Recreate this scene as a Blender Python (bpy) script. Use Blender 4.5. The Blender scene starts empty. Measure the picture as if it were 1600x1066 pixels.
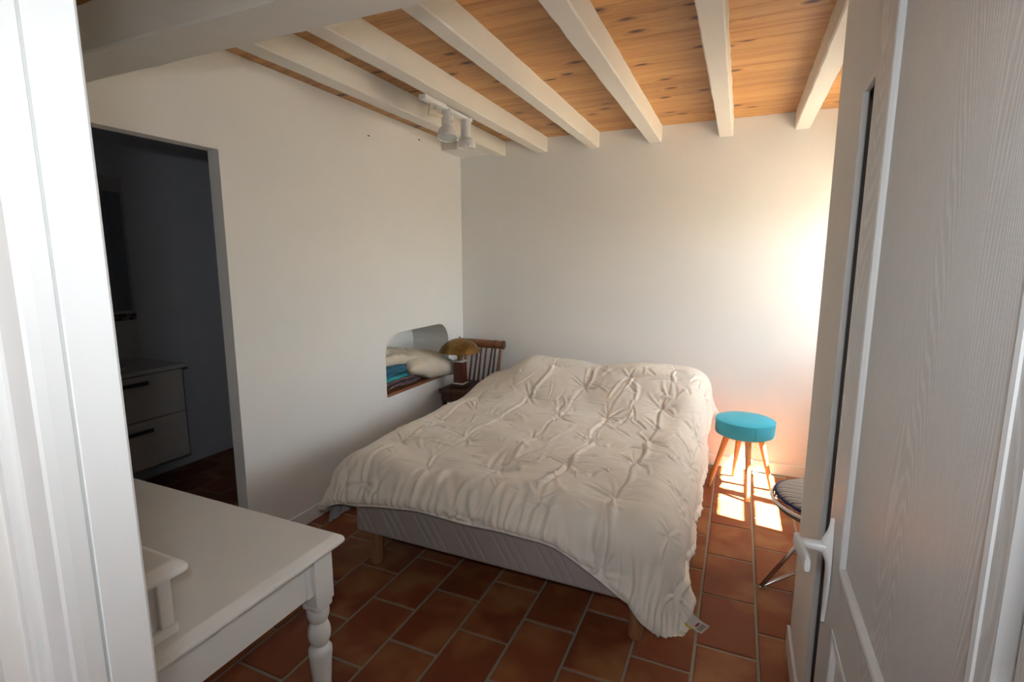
import bpy, bmesh, math, random
import numpy as np
from mathutils import Vector, Matrix, Quaternion

rng = random.Random(7)
PI = math.pi
scene = bpy.context.scene
COL = scene.collection

# ------------------------------------------------------------------ camera
f_px, tan_th, tan_psi = 801.0, 0.156, 358 / 811.0
th, psi = math.atan(tan_th), math.atan(tan_psi)
cam_d = bpy.data.cameras.new('camera')
cam_d.sensor_width = 36.0
cam_d.lens = 36.0 * f_px / 1600.0
cam_d.clip_start = 0.02
cam = bpy.data.objects.new('camera', cam_d)
COL.objects.link(cam)
cam.location = (0, 0, 1.55)
cam.rotation_euler = (PI / 2 - th, 0, psi)
scene.camera = cam

# ------------------------------------------------------------------ light
scene.view_settings.view_transform = 'Standard'
scene.view_settings.look = 'None'
scene.view_settings.gamma = 1.0
scene.view_settings.use_curve_mapping = False
scene.view_settings.exposure = 0.12

world = bpy.data.worlds.new('world')
scene.world = world
world.use_nodes = True
wn = world.node_tree
wn.nodes.clear()
wo = wn.nodes.new('ShaderNodeOutputWorld')
wb = wn.nodes.new('ShaderNodeBackground')
ws = wn.nodes.new('ShaderNodeTexSky')
ws.sky_type = 'NISHITA'
ws.sun_disc = False
ws.sun_elevation = math.radians(53)
ws.sun_rotation = math.radians(100)
hs = wn.nodes.new('ShaderNodeHueSaturation')
hs.inputs['Saturation'].default_value = 0.45      # hazy white summer sky
wn.links.new(ws.outputs[0], hs.inputs['Color'])
wn.links.new(hs.outputs[0], wb.inputs[0])
wb.inputs[1].default_value = 2.2
wn.links.new(wb.outputs[0], wo.inputs[0])

def sun_light():
    d = bpy.data.lights.new('sun', 'SUN')
    d.energy = 185.0
    d.angle = math.radians(0.6)
    d.color = (1.0, 0.93, 0.82)
    o = bpy.data.objects.new('sun', d)
    COL.objects.link(o)
    o.rotation_euler = Vector((-1, 0.19, -1.33)).to_track_quat('-Z', 'Y').to_euler()
    o.location = (5, 2, 7)
sun_light()

def flash_light():
    # the photographer's flash on the hot shoe, 14 cm above the lens
    d = bpy.data.lights.new('camera_flash', 'AREA')
    d.shape = 'DISK'
    d.size = 0.07
    d.energy = 4.8
    d.spread = math.radians(118)
    d.color = (0.90, 0.96, 1.0)
    o = bpy.data.objects.new('camera_flash', d)
    COL.objects.link(o)
    o.location = (0.0, -0.05, 1.69)
    o.rotation_euler = (PI / 2 - th + 0.05, 0, psi)
flash_light()

def portal(name, loc, rot, sx, sy):
    d = bpy.data.lights.new(name, 'AREA')
    d.shape = 'RECTANGLE'
    d.size, d.size_y = sx, sy
    d.cycles.is_portal = True
    o = bpy.data.objects.new(name, d)
    COL.objects.link(o)
    o.location = loc
    o.rotation_euler = rot
portal('window_portal', (1.22, 3.46, 1.47), (PI / 2, 0, PI / 2), 1.1, 1.15)
portal('hall_portal', (-0.15, -2.24, 1.70), (PI / 2, 0, 0), 0.78, 0.48)

# ------------------------------------------------------------------ helpers
def tag(o, label=None, cat=None, group=None, kind=None):
    if label: o['label'] = label
    if cat: o['category'] = cat
    if group: o['group'] = group
    if kind: o['kind'] = kind
    return o

def empty(name, loc, label=None, cat=None, group=None, kind=None):
    o = bpy.data.objects.new(name, None)
    o.empty_display_size = 0.05
    o.location = loc
    COL.objects.link(o)
    return tag(o, label, cat, group, kind)

def world_loc(o):
    v = Vector((0, 0, 0))
    while o is not None:
        v += o.location
        o = o.parent
    return v

def obj(name, bm, mat, parent=None, origin=None, smooth=False, auto=None):
    """link a bmesh (world coordinates) as ONE object; parents are never rotated"""
    if origin is None:
        origin = Vector((0, 0, 0))
        if parent is None and len(bm.verts):
            xs = [v.co for v in bm.verts]
            origin = Vector((sum(v.x for v in xs) / len(xs), sum(v.y for v in xs) / len(xs), min(v.z for v in xs)))
        elif parent is not None:
            origin = world_loc(parent)
    origin = Vector(origin)
    bmesh.ops.translate(bm, verts=bm.verts, vec=-origin)
    bmesh.ops.recalc_face_normals(bm, faces=bm.faces)
    me = bpy.data.meshes.new(name)
    if smooth or auto:
        for f in bm.faces: f.smooth = True
    if auto:
        for e in bm.edges:
            if len(e.link_faces) == 2 and e.calc_face_angle(0) > math.radians(auto): e.smooth = False
    bm.to_mesh(me)
    bm.free()
    for m in (mat if isinstance(mat, (list, tuple)) else [mat]): me.materials.append(m)
    o = bpy.data.objects.new(name, me)
    COL.objects.link(o)
    o.parent = parent
    o.location = origin - (world_loc(parent) if parent is not None else Vector((0, 0, 0)))
    return o

def BM(): return bmesh.new()

def box(bm, x0, x1, y0, y1, z0, z1, bev=0.0, seg=2):
    r = bmesh.ops.create_cube(bm, size=1.0)
    vs = r['verts']
    for v in vs:
        v.co.x = x0 if v.co.x < 0 else x1
        v.co.y = y0 if v.co.y < 0 else y1
        v.co.z = z0 if v.co.z < 0 else z1
    if bev > 0:
        es = list({e for v in vs for e in v.link_edges})
        bmesh.ops.bevel(bm, geom=es, offset=bev, segments=seg, affect='EDGES', profile=0.6)
    return bm

def lathe(bm, prof, c=(0, 0, 0), n=32, M=None, cap=True):
    """prof: list of (r,z); revolve about z then transform by M, move to c"""
    rings = []
    for r, z in prof:
        ring = []
        for k in range(n):
            a = 2 * PI * k / n
            p = Vector((r * math.cos(a), r * math.sin(a), z))
            if M: p = M @ p
            ring.append(bm.verts.new(p + Vector(c)))
        rings.append(ring)
    for a, b in zip(rings, rings[1:]):
        for k in range(n):
            bm.faces.new((a[k], a[(k + 1) % n], b[(k + 1) % n], b[k]))
    if cap:
        if prof[0][0] > 1e-5: bm.faces.new(rings[0])
        if prof[-1][0] > 1e-5: bm.faces.new(rings[-1])
    return bm

def aim(d):
    return Vector(d).to_track_quat('Z', 'Y').to_matrix()

def rod(bm, a, b, ra, rb=None, n=14):
    a, b = Vector(a), Vector(b)
    rb = ra if rb is None else rb
    L = (b - a).length
    return lathe(bm, [(ra, 0), (rb, L)], a, n, aim(b - a))

def tube(bm, pts, r, n=10, closed=False):
    pts = [Vector(p) for p in pts]
    N = len(pts)
    rings = []
    up = Vector((0, 0, 1))
    for i, p in enumerate(pts):
        q0 = pts[(i - 1) % N] if (closed or i > 0) else p
        q1 = pts[(i + 1) % N] if (closed or i < N - 1) else p
        t = (q1 - q0).normalized()
        s = t.cross(up)
        if s.length < 1e-3: s = t.cross(Vector((0, 1, 0)))
        s.normalize()
        u2 = s.cross(t)
        rings.append([bm.verts.new(p + r * (math.cos(2 * PI * k / n) * s + math.sin(2 * PI * k / n) * u2)) for k in range(n)])
    for i in range(N if closed else N - 1):
        a, b = rings[i], rings[(i + 1) % N]
        for k in range(n):
            bm.faces.new((a[k], a[(k + 1) % n], b[(k + 1) % n], b[k]))
    if not closed:
        bm.faces.new(rings[0]); bm.faces.new(rings[-1])
    return bm

def prism(bm, poly, axis, a, b):
    """extrude a 2-D polygon along axis ('x','y','z') from a to b"""
    def P(p, t):
        if axis == 'x': return (t, p[0], p[1])
        if axis == 'y': return (p[0], t, p[1])
        return (p[0], p[1], t)
    A = [bm.verts.new(P(p, a)) for p in poly]
    B = [bm.verts.new(P(p, b)) for p in poly]
    n = len(poly)
    bm.faces.new(A); bm.faces.new(B[::-1])
    for k in range(n):
        bm.faces.new((A[k], B[k], B[(k + 1) % n], A[(k + 1) % n]))
    return bm

def gridmesh(bm, pts, wrap_u=False):
    """pts: 2-D list of points"""
    V = [[bm.verts.new(p) for p in row] for row in pts]
    nu = len(V); nv = len(V[0])
    for i in range(nu - 1):
        for j in range(nv - 1):
            bm.faces.new((V[i][j], V[i + 1][j], V[i + 1][j + 1], V[i][j + 1]))
    return V

# ------------------------------------------------------------------ numpy noise
def vnoise(x, y, seed=0):
    xi = np.floor(x).astype(np.int64); yi = np.floor(y).astype(np.int64)
    xf = x - xi; yf = y - yi
    u = xf * xf * xf * (xf * (xf * 6 - 15) + 10); v = yf * yf * yf * (yf * (yf * 6 - 15) + 10)
    def h(a, b):
        n = (a * 374761393 + b * 668265263 + seed * 1442695041) & 0x7fffffff
        n = ((n ^ (n >> 13)) * 1274126177) & 0x7fffffff
        return ((n ^ (n >> 16)) & 0xffff) / 65535.0
    return ((h(xi, yi) * (1 - u) + h(xi + 1, yi) * u) * (1 - v) + (h(xi, yi + 1) * (1 - u) + h(xi + 1, yi + 1) * u) * v) * 2 - 1

def fbm(x, y, seed=0, o=4):
    s = 0; a = 1.0
    for k in range(o):
        s = s + a * vnoise(x * 2 ** k, y * 2 ** k, seed + k); a *= 0.5
    return s

def sstep(a, b, x):
    t = np.clip((x - a) / (b - a), 0, 1)
    return t * t * (3 - 2 * t)

# ------------------------------------------------------------------ materials
class NT:
    def __init__(s, name):
        s.m = bpy.data.materials.new(name)
        s.m.use_nodes = True
        s.t = s.m.node_tree
        s.b = s.t.nodes['Principled BSDF']
    def n(s, typ, **kw):
        nd = s.t.nodes.new(typ)
        for k, v in kw.items(): setattr(nd, k, v)
        return nd
    def l(s, a, b): s.t.links.new(a, b)
    def coord(s, kind='Object', scale=(1, 1, 1), rnd=False):
        tc = s.n('ShaderNodeTexCoord')
        mp = s.n('ShaderNodeMapping')
        mp.inputs['Scale'].default_value = scale
        out = tc.outputs[kind]
        if rnd:
            oi = s.n('ShaderNodeObjectInfo')
            mu = s.n('ShaderNodeMath', operation='MULTIPLY'); mu.inputs[1].default_value = 37.0
            s.l(oi.outputs['Random'], mu.inputs[0])
            ad = s.n('ShaderNodeVectorMath', operation='ADD')
            s.l(out, ad.inputs[0]); s.l(mu.outputs[0], ad.inputs[1])
            out = ad.outputs[0]
        s.l(out, mp.inputs['Vector'])
        return mp.outputs['Vector']
    def noise(s, vec, scale, detail=4, rough=0.55, dist=0.0):
        nd = s.n('ShaderNodeTexNoise')
        nd.inputs['Scale'].default_value = scale
        nd.inputs['Detail'].default_value = detail
        nd.inputs['Roughness'].default_value = rough
        nd.inputs['Distortion'].default_value = dist
        s.l(vec, nd.inputs['Vector'])
        return nd.outputs['Fac']
    def ramp(s, fac, stops):
        r = s.n('ShaderNodeValToRGB')
        e = r.color_ramp.elements
        while len(e) > 1: e.remove(e[-1])
        for i, (p, c) in enumerate(stops):
            el = e[0] if i == 0 else e.new(p)
            el.position = p
            el.color = (c if len(c) == 4 else (*c, 1))
        s.l(fac, r.inputs['Fac'])
        return r.outputs['Color']
    def mix(s, fac, a, b, mode='MIX'):
        m = s.n('ShaderNodeMix', data_type='RGBA', blend_type=mode)
        for i, v in ((0, fac), (6, a), (7, b)):
            if hasattr(v, 'links'): s.l(v, m.inputs[i])
            elif i == 0: m.inputs[0].default_value = v
            else: m.inputs[i].default_value = (*v, 1)
        return m.outputs[2]
    def bump(s, h, strength=0.2, dist=0.01):
        b = s.n('ShaderNodeBump')
        b.inputs['Strength'].default_value = strength
        b.inputs['Distance'].default_value = dist
        s.l(h, b.inputs['Height'])
        s.l(b.outputs['Normal'], s.b.inputs['Normal'])
    def set(s, color=None, rough=None, metal=None, spec=None):
        for k, v in (('Base Color', color), ('Roughness', rough), ('Metallic', metal), ('Specular IOR Level', spec)):
            if v is None: continue
            if hasattr(v, 'links'): s.l(v, s.b.inputs[k])
            else: s.b.inputs[k].default_value = (*v, 1) if isinstance(v, tuple) else v
        return s

def plain(name, color, rough=0.5, metal=0.0, bs=0, bstr=0.1, var=0.06, spec=0.5):
    t = NT(name)
    v = t.coord('Object')
    nz = t.noise(v, 6.0, 3)
    c2 = tuple(max(0, c * (1 - var * 2)) for c in color)
    t.set(t.mix(nz, c2, color), rough, metal, spec)
    if bs: t.bump(t.noise(v, bs, 3), bstr, 0.004)
    return t.m

M = {}
M['wall'] = plain('white_wall_paint', (0.87, 0.85, 0.82), 0.85, bs=60, bstr=0.08, var=0.015, spec=0.2)
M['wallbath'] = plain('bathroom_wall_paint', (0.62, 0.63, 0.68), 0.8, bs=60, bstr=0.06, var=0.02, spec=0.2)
M['beam'] = plain('white_beam_paint', (0.82, 0.77, 0.69), 0.6, bs=25, bstr=0.15, var=0.03, spec=0.3)
M['trim'] = plain('white_trim_paint', (0.80, 0.80, 0.79), 0.45, bs=30, bstr=0.08, var=0.03)
M['desk'] = plain('desk_white_paint', (0.80, 0.775, 0.735), 0.5, bs=30, bstr=0.05, var=0.04)
M['white_metal'] = plain('white_enamel', (0.78, 0.76, 0.74), 0.28)
M['white_plastic'] = plain('white_plastic', (0.80, 0.79, 0.77), 0.3)
M['aged_plastic'] = plain('aged_cream_plastic', (0.70, 0.62, 0.45), 0.5)
M['dark'] = plain('dark_screw', (0.03, 0.03, 0.03), 0.5)
M['grout'] = plain('grout', (0.34, 0.30, 0.24), 0.9, bs=80, bstr=0.3, var=0.12)
M['chrome'] = plain('chrome_wire', (0.62, 0.62, 0.62), 0.22, 1.0)
M['bulb'] = plain('frosted_bulb_glass', (0.62, 0.64, 0.62), 0.12)
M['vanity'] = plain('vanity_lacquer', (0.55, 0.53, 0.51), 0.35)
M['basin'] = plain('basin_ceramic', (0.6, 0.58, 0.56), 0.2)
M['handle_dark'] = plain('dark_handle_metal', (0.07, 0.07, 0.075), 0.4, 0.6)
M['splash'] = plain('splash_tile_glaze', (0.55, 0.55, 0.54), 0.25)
M['mirror'] = plain('mirror_silver', (0.55, 0.57, 0.58), 0.08, 1.0, var=0.0)
M['alu'] = plain('window_white_lacquer', (0.80, 0.80, 0.78), 0.4)
M['outside'] = plain('pale_terrace_gravel', (0.42, 0.36, 0.28), 0.95, bs=12, bstr=0.4, var=0.15)
M['blocker'] = plain('blocker_render', (0.72, 0.66, 0.56), 0.9)
M['closet'] = plain('closet_shade_tone', (0.30, 0.26, 0.23), 0.7)  # closet shade put into the colour of an added board
M['hallwall'] = plain('hall_wall_paint', (0.78, 0.78, 0.77), 0.85, bs=60, bstr=0.05, var=0.02, spec=0.2)
M['bead'] = plain('crystal_bead', (0.72, 0.70, 0.66), 0.15)
M['tagcloth'] = plain('satin_label', (0.72, 0.70, 0.66), 0.5)
M['ink'] = plain('label_ink', (0.06, 0.06, 0.07), 0.7)
M['redink'] = plain('label_red_ink', (0.45, 0.05, 0.06), 0.7)
M['yellow'] = plain('label_yellow_edge', (0.75, 0.50, 0.03), 0.6)

def m_glass():
    t = NT('window_glass')
    tr = t.n('ShaderNodeBsdfTransparent'); tr.inputs[0].default_value = (0.95, 0.97, 0.96, 1)
    gl = t.n('ShaderNodeBsdfGlossy'); gl.inputs['Roughness'].default_value = 0.02
    lw = t.n('ShaderNodeLayerWeight'); lw.inputs['Blend'].default_value = 0.12
    fr = t.n('ShaderNodeMath', operation='MULTIPLY'); t.l(lw.outputs['Facing'], fr.inputs[0]); fr.inputs[1].default_value = 0.35
    mx = t.n('ShaderNodeMixShader')
    t.l(fr.outputs[0], mx.inputs[0]); t.l(tr.outputs[0], mx.inputs[1]); t.l(gl.outputs[0], mx.inputs[2])
    t.l(mx.outputs[0], t.t.nodes['Material Output'].inputs['Surface'])
    return t.m
M['glass'] = m_glass()

def m_pine():
    t = NT('varnished_pine')
    v = t.coord('Object', (1, 1, 1), True)
    # knots: sparse dark eyes that push the grain aside
    mpk = t.n('ShaderNodeMapping'); mpk.inputs['Scale'].default_value = (2.6, 5.4, 1.0); t.l(v, mpk.inputs['Vector'])
    vor = t.n('ShaderNodeTexVoronoi', feature='F1', voronoi_dimensions='2D'); vor.inputs['Scale'].default_value = 0.95
    vor.inputs['Randomness'].default_value = 1.0
    t.l(mpk.outputs[0], vor.inputs['Vector'])
    kd = vor.outputs['Distance']
    mpg = t.n('ShaderNodeMapping'); mpg.inputs['Scale'].default_value = (0.9, 22, 22); t.l(v, mpg.inputs['Vector'])
    # grain warped around the knots
    inv = t.ramp(kd, [(0.0, (1, 1, 1)), (0.25, (0, 0, 0))])
    wv = t.n('ShaderNodeVectorMath', operation='MULTIPLY_ADD')
    t.l(inv, wv.inputs[0]); wv.inputs[1].default_value = (0, 1.3, 1.3); t.l(mpg.outputs[0], wv.inputs[2])
    g = t.noise(wv.outputs[0], 1.1, 3, 0.5, 0.3)
    g2 = t.noise(wv.outputs[0], 7.0, 3, 0.6, 0.2)
    base = t.ramp(g, [(0.22, (0.36, 0.155, 0.042)), (0.45, (0.55, 0.275, 0.088)), (0.62, (0.60, 0.32, 0.11)), (0.8, (0.68, 0.39, 0.155))])
    fine = t.ramp(g2, [(0.3, (0.82, 0.76, 0.66)), (0.6, (1, 1, 1))])
    c = t.mix(1.0, base, fine, 'MULTIPLY')
    oi = t.n('ShaderNodeObjectInfo')
    tone = t.ramp(oi.outputs['Random'], [(0.0, (0.82, 0.78, 0.72)), (0.5, (1.0, 1.0, 1.0)), (1.0, (0.90, 0.84, 0.80))])
    c = t.mix(1.0, c, tone, 'MULTIPLY')
    knot = t.ramp(kd, [(0.0, (0.10, 0.035, 0.012)), (0.035, (0.14, 0.05, 0.018)), (0.075, (0.55, 0.40, 0.30)), (0.12, (1, 1, 1))])
    c = t.mix(1.0, c, knot, 'MULTIPLY')
    t.set(c, 0.42, 0, 0.4)
    t.bump(g2, 0.08, 0.002)
    return t.m
M['pine'] = m_pine()

def m_tile():
    t = NT('terracotta_tile')
    v = t.coord('Object', (1, 1, 1), True)
    oi = t.n('ShaderNodeObjectInfo')
    base = t.ramp(oi.outputs['Random'], [(0.0, (0.185, 0.050, 0.021)), (0.35, (0.23, 0.066, 0.026)), (0.7, (0.26, 0.080, 0.032)), (1.0, (0.195, 0.060, 0.025))])
    pat = t.noise(v, 4.2, 2, 0.5, 0.3)
    fac = t.ramp(pat, [(0.46, (0, 0, 0)), (0.68, (1, 1, 1))])
    c = t.mix(fac, base, (0.33, 0.142, 0.055))
    dk = t.noise(v, 7.5, 3, 0.5, 0.2)
    fd = t.ramp(dk, [(0.55, (0, 0, 0)), (0.75, (0.6, 0.6, 0.6))])
    c = t.mix(fd, c, (0.17, 0.045, 0.02))
    t.set(c, 0.5, 0, 0.2)
    t.bump(t.noise(v, 40, 4), 0.10, 0.003)
    return t.m
M['tile'] = m_tile()

def m_door():
    # pressed-skin door: painted pale grey with an embossed vertical wood grain
    t = NT('embossed_grain_door_paint')
    tc = t.n('ShaderNodeTexCoord')
    mp = t.n('ShaderNodeMapping'); mp.inputs['Scale'].default_value = (1.0, 1.0, 0.16)
    t.l(tc.outputs['Object'], mp.inputs['Vector'])
    # growth-ring contours: a tilted plane plus slow noise, folded into rings
    mpl = t.n('ShaderNodeMapping'); mpl.inputs['Scale'].default_value = (0.0, 5.5, 0.75); t.l(tc.outputs['Object'], mpl.inputs['Vector'])
    low = t.noise(mpl.outputs[0], 1.0, 1, 0.35, 0.0)
    sx = t.n('ShaderNodeSeparateXYZ'); t.l(tc.outputs['Object'], sx.inputs[0])
    m1 = t.n('ShaderNodeMath', operation='MULTIPLY'); t.l(low, m1.inputs[0]); m1.inputs[1].default_value = 62.0
    m2 = t.n('ShaderNodeMath', operation='MULTIPLY_ADD'); t.l(sx.outputs['Y'], m2.inputs[0]); m2.inputs[1].default_value = 170.0; t.l(m1.outputs[0], m2.inputs[2])
    jit = t.noise(mp.outputs[0], 60.0, 2, 0.6)
    m3 = t.n('ShaderNodeMath', operation='MULTIPLY_ADD'); t.l(jit, m3.inputs[0]); m3.inputs[1].default_value = 0.9; t.l(m2.outputs[0], m3.inputs[2])
    wv = t.n('ShaderNodeMath', operation='PINGPONG'); t.l(m3.outputs[0], wv.inputs[0]); wv.inputs[1].default_value = 0.5
    mp2 = t.n('ShaderNodeMapping'); mp2.inputs['Scale'].default_value = (1.0, 1.0, 0.05); t.l(tc.outputs['Object'], mp2.inputs['Vector'])
    brk = t.noise(mp2.outputs[0], 330, 2, 0.6)
    brk2 = t.noise(tc.outputs['Object'], 90, 2, 0.6)
    line = t.ramp(wv.outputs[0], [(0.22, (0, 0, 0)), (0.44, (1, 1, 1))])
    a = t.n('ShaderNodeMath', operation='MULTIPLY'); t.l(line, a.inputs[0]); t.l(brk2, a.inputs[1])
    dash = t.ramp(brk, [(0.40, (0, 0, 0)), (0.58, (1, 1, 1))])
    a2 = t.n('ShaderNodeMath', operation='MULTIPLY'); t.l(line, a2.inputs[0]); t.l(dash, a2.inputs[1])
    b = t.n('ShaderNodeMath', operation='MULTIPLY_ADD'); t.l(a2.outputs[0], b.inputs[0]); b.inputs[1].default_value = 0.75; t.l(a.outputs[0], b.inputs[2])
    c = t.mix(b.outputs[0], (0.58, 0.57, 0.565), (0.71, 0.71, 0.715))
    t.set(c, 0.38, 0, 0.5)
    t.bump(b.outputs[0], 0.16, 0.0010)
    return t.m
M['door'] = m_door()
M['doorbead'] = plain('door_bead_paint', (0.66, 0.66, 0.66), 0.3, var=0.01)

def m_wood(name, c0, c1, rough=0.45, sc=(14, 14, 1.5)):
    t = NT(name)
    v = t.coord('Object', sc, True)
    g = t.noise(v, 3.0, 4, 0.6, 0.6)
    t.set(t.ramp(g, [(0.3, c0), (0.7, c1)]), rough)
    t.bump(g, 0.05, 0.002)
    return t.m
M['lightwood'] = m_wood('oiled_beech', (0.50, 0.25, 0.08), (0.66, 0.38, 0.15))
M['legwood'] = m_wood('bed_leg_beech', (0.26, 0.12, 0.055), (0.36, 0.18, 0.085))
M['darkwood'] = m_wood('dark_walnut', (0.045, 0.017, 0.009), (0.10, 0.04, 0.02), 0.35)
M['redwood'] = m_wood('mahogany', (0.085, 0.020, 0.010), (0.15, 0.04, 0.02), 0.3)
M['cane'] = m_wood('stained_bamboo', (0.17, 0.06, 0.025), (0.30, 0.12, 0.05), 0.35, (3, 20, 20))
M['sill'] = m_wood('stained_sill', (0.22, 0.08, 0.035), (0.32, 0.13, 0.06), 0.5, (14, 1.5, 14))

def m_brass():
    t = NT('aged_brass')
    v = t.coord('Object')
    nz = t.noise(v, 14, 5, 0.65)
    t.set(t.ramp(nz, [(0.3, (0.17, 0.095, 0.028)), (0.65, (0.31, 0.19, 0.062))]), t.ramp(nz, [(0.3, (0.5, 0.5, 0.5)), (0.7, (0.32, 0.32, 0.32))]), 0.9)
    return t.m
M['brass'] = m_brass()

def m_fabric(name, color, scale=500, rough=0.9, var=0.05, bstr=0.15):
    t = NT(name)
    v = t.coord('Object')
    nz = t.noise(v, 5, 4)
    c2 = tuple(c * (1 - var * 2) for c in color)
    t.set(t.mix(nz, c2, color), rough, 0, 0.15)
    w1 = t.noise(v, scale, 2)
    t.bump(w1, bstr, 0.001)
    t.b.inputs['Sheen Weight'].default_value = 0.15
    return t.m
M['duvet'] = m_fabric('cream_cotton', (0.82, 0.75, 0.655), 320, 0.75, 0.03, 0.06)
M['pillow'] = m_fabric('ecru_cotton', (0.72, 0.62, 0.49), 320, 0.8, 0.04, 0.06)
M['ticking'] = m_fabric('grey_ticking', (0.40, 0.345, 0.315), 400, 0.85, 0.04, 0.12)
M['sheet'] = m_fabric('lavender_white_sheet', (0.62, 0.58, 0.60), 320, 0.85, 0.03, 0.06)
M['stoolfabric'] = m_fabric('turquoise_felt', (0.055, 0.43, 0.60), 420, 0.95, 0.08, 0.25)
M['stoolpipe'] = m_fabric('turquoise_seam', (0.02, 0.24, 0.36), 420, 0.95, 0.05, 0.2)
M['blanket_blue'] = m_fabric('blue_cloth', (0.045, 0.19, 0.29), 150, 0.9, 0.25, 0.4)
M['blanket_teal'] = m_fabric('teal_cloth', (0.035, 0.42, 0.46), 150, 0.9, 0.15, 0.3)

def m_print():
    t = NT('dark_printed_cloth')
    v = t.coord('Object')
    vo = t.n('ShaderNodeTexVoronoi'); vo.inputs['Scale'].default_value = 55; t.l(v, vo.inputs['Vector'])
    nz = t.noise(v, 30, 3)
    c = t.ramp(vo.outputs['Distance'], [(0.12, (0.42, 0.40, 0.40)), (0.3, (0.10, 0.06, 0.075)), (0.6, (0.15, 0.09, 0.09))])
    c = t.mix(t.ramp(nz, [(0.5, (0, 0, 0)), (0.62, (1, 1, 1))]), c, (0.09, 0.05, 0.06))
    t.set(c, 0.9)
    return t.m
M['print'] = m_print()

def m_stripe():
    t = NT('striped_cushion_cloth')
    tc = t.n('ShaderNodeTexCoord')
    sp = t.n('ShaderNodeSeparateXYZ'); t.l(tc.outputs['Object'], sp.inputs[0])
    nz = t.noise(tc.outputs['Object'], 60, 2)
    ad = t.n('ShaderNodeMath', operation='MULTIPLY_ADD'); t.l(sp.outputs['Y'], ad.inputs[0]); ad.inputs[1].default_value = 24.0
    nm = t.n('ShaderNodeMath', operation='MULTIPLY'); t.l(nz, nm.inputs[0]); nm.inputs[1].default_value = 0.08; t.l(nm.outputs[0], ad.inputs[2])
    fr = t.n('ShaderNodeMath', operation='FRACT'); t.l(ad.outputs[0], fr.inputs[0])
    c = t.ramp(fr.outputs[0], [(0.0, (0.045, 0.05, 0.10)), (0.10, (0.05, 0.055, 0.10)), (0.14, (0.40, 0.36, 0.33)), (0.42, (0.44, 0.40, 0.36)), (0.46, (0.16, 0.16, 0.20)), (0.52, (0.15, 0.15, 0.19)), (0.56, (0.42, 0.38, 0.35)), (0.97, (0.42, 0.38, 0.35))])
    t.set(c, 0.9)
    return t.m
M['stripe'] = m_stripe()
M['navy'] = m_fabric('navy_piping', (0.02, 0.03, 0.13), 300, 0.85)

def m_mosaic():
    t = NT('mosaic_chips')
    oi = t.coord('Object')
    vo = t.n('ShaderNodeTexVoronoi', feature='F1'); vo.inputs['Scale'].default_value = 43.0; vo.inputs['Randomness'].default_value = 0.0
    t.l(oi, vo.inputs['Vector'])
    t.set(t.ramp(vo.outputs['Color'], [(0.3, (0.05, 0.04, 0.05)), (0.5, (0.22, 0.14, 0.13)), (0.7, (0.30, 0.27, 0.26))]), 0.2)
    return t.m
M['mosaic'] = m_mosaic()

# ------------------------------------------------------------------ the room
XL, XR = -2.28, 1.05          # left and right wall faces
YB = 4.06                     # back wall face
YN = 0.42                     # room face of the doorway wall
ZC = 2.53                     # underside of the ceiling boards
ZJ = 2.42                     # underside of the joists

def structure(o): return tag(o, kind='structure')

def boolean_cut(o, cutters):
    """cut openings with exact booleans, bake, delete the cutters"""
    for c in cutters:
        md = o.modifiers.new('cut', 'BOOLEAN'); md.object = c; md.operation = 'DIFFERENCE'; md.solver = 'EXACT'
    dg = bpy.context.evaluated_depsgraph_get()
    me = bpy.data.meshes.new_from_object(o.evaluated_get(dg))
    o.modifiers.clear()
    old = o.data
    o.data = me
    me.name = o.name
    bpy.data.meshes.remove(old)
    for c in cutters:
        m = c.data
        bpy.data.objects.remove(c); bpy.data.meshes.remove(m)

def cutter(bm):
    return obj('cutter', bm, M['wall'])

# floor: mortar bed as the floor, every tile a child
floor = structure(obj('floor', box(BM(), -3.95, XR + 0.25, -2.35, YB + 0.1, -0.12, -0.004), M['grout'], origin=(0, 0, 0)))
tag(floor, 'terracotta tiled floor with pale grout', 'floor')
PX, PYT, GAP = 0.2335, 0.36, 0.011
tm_bm = box(BM(), -PX / 2 + GAP / 2, PX / 2 - GAP / 2, -PYT / 2 + GAP / 2, PYT / 2 - GAP / 2, -0.012, 0, 0.0035, 1)
tile_mesh = bpy.data.meshes.new('floor_tile')
for f in tm_bm.faces: f.smooth = False
tm_bm.to_mesh(tile_mesh); tm_bm.free()
tile_mesh.materials.append(M['tile'])
rest = BM()
for k in range(-17, 6):
    x = -0.075 + PX * (k + 0.5)
    ph = 0.105 + (0.18 if k % 2 == 0 else 0.0) - 0.011 * (k + 5)
    for j in range(-8, 13):
        y = ph + PYT * (j + 0.5)
        if y > YB + 0.1 or y < -2.2: continue
        # tiles the photograph shows; the rest of the hall and bathroom as one piece
        in_room = -2.40 < x < 1.10 and 0.3 < y < YB + 0.1
        in_bath = x < -2.45 and 1.4 < y < 2.85
        if x - PX / 2 < -2.30 < x + PX / 2 and not (1.0 < y < 1.9): pass
        if in_room or in_bath:
            o = bpy.data.objects.new('floor_tile', tile_mesh)
            COL.objects.link(o); o.parent = floor
            o.location = (x + rng.uniform(-.0012, .0012), y + rng.uniform(-.0012, .0012), rng.uniform(-.0006, .0006))
            o.rotation_euler = (rng.uniform(-.001, .001), rng.uniform(-.001, .001), rng.uniform(-.003, .003))
        else:
            box(rest, x - PX / 2 + GAP / 2, x + PX / 2 - GAP / 2, y - PYT / 2 + GAP / 2, y + PYT / 2 - GAP / 2, -0.012, 0)
tag(obj('far_tiles', rest, M['tile'], floor), kind='stuff')

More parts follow.
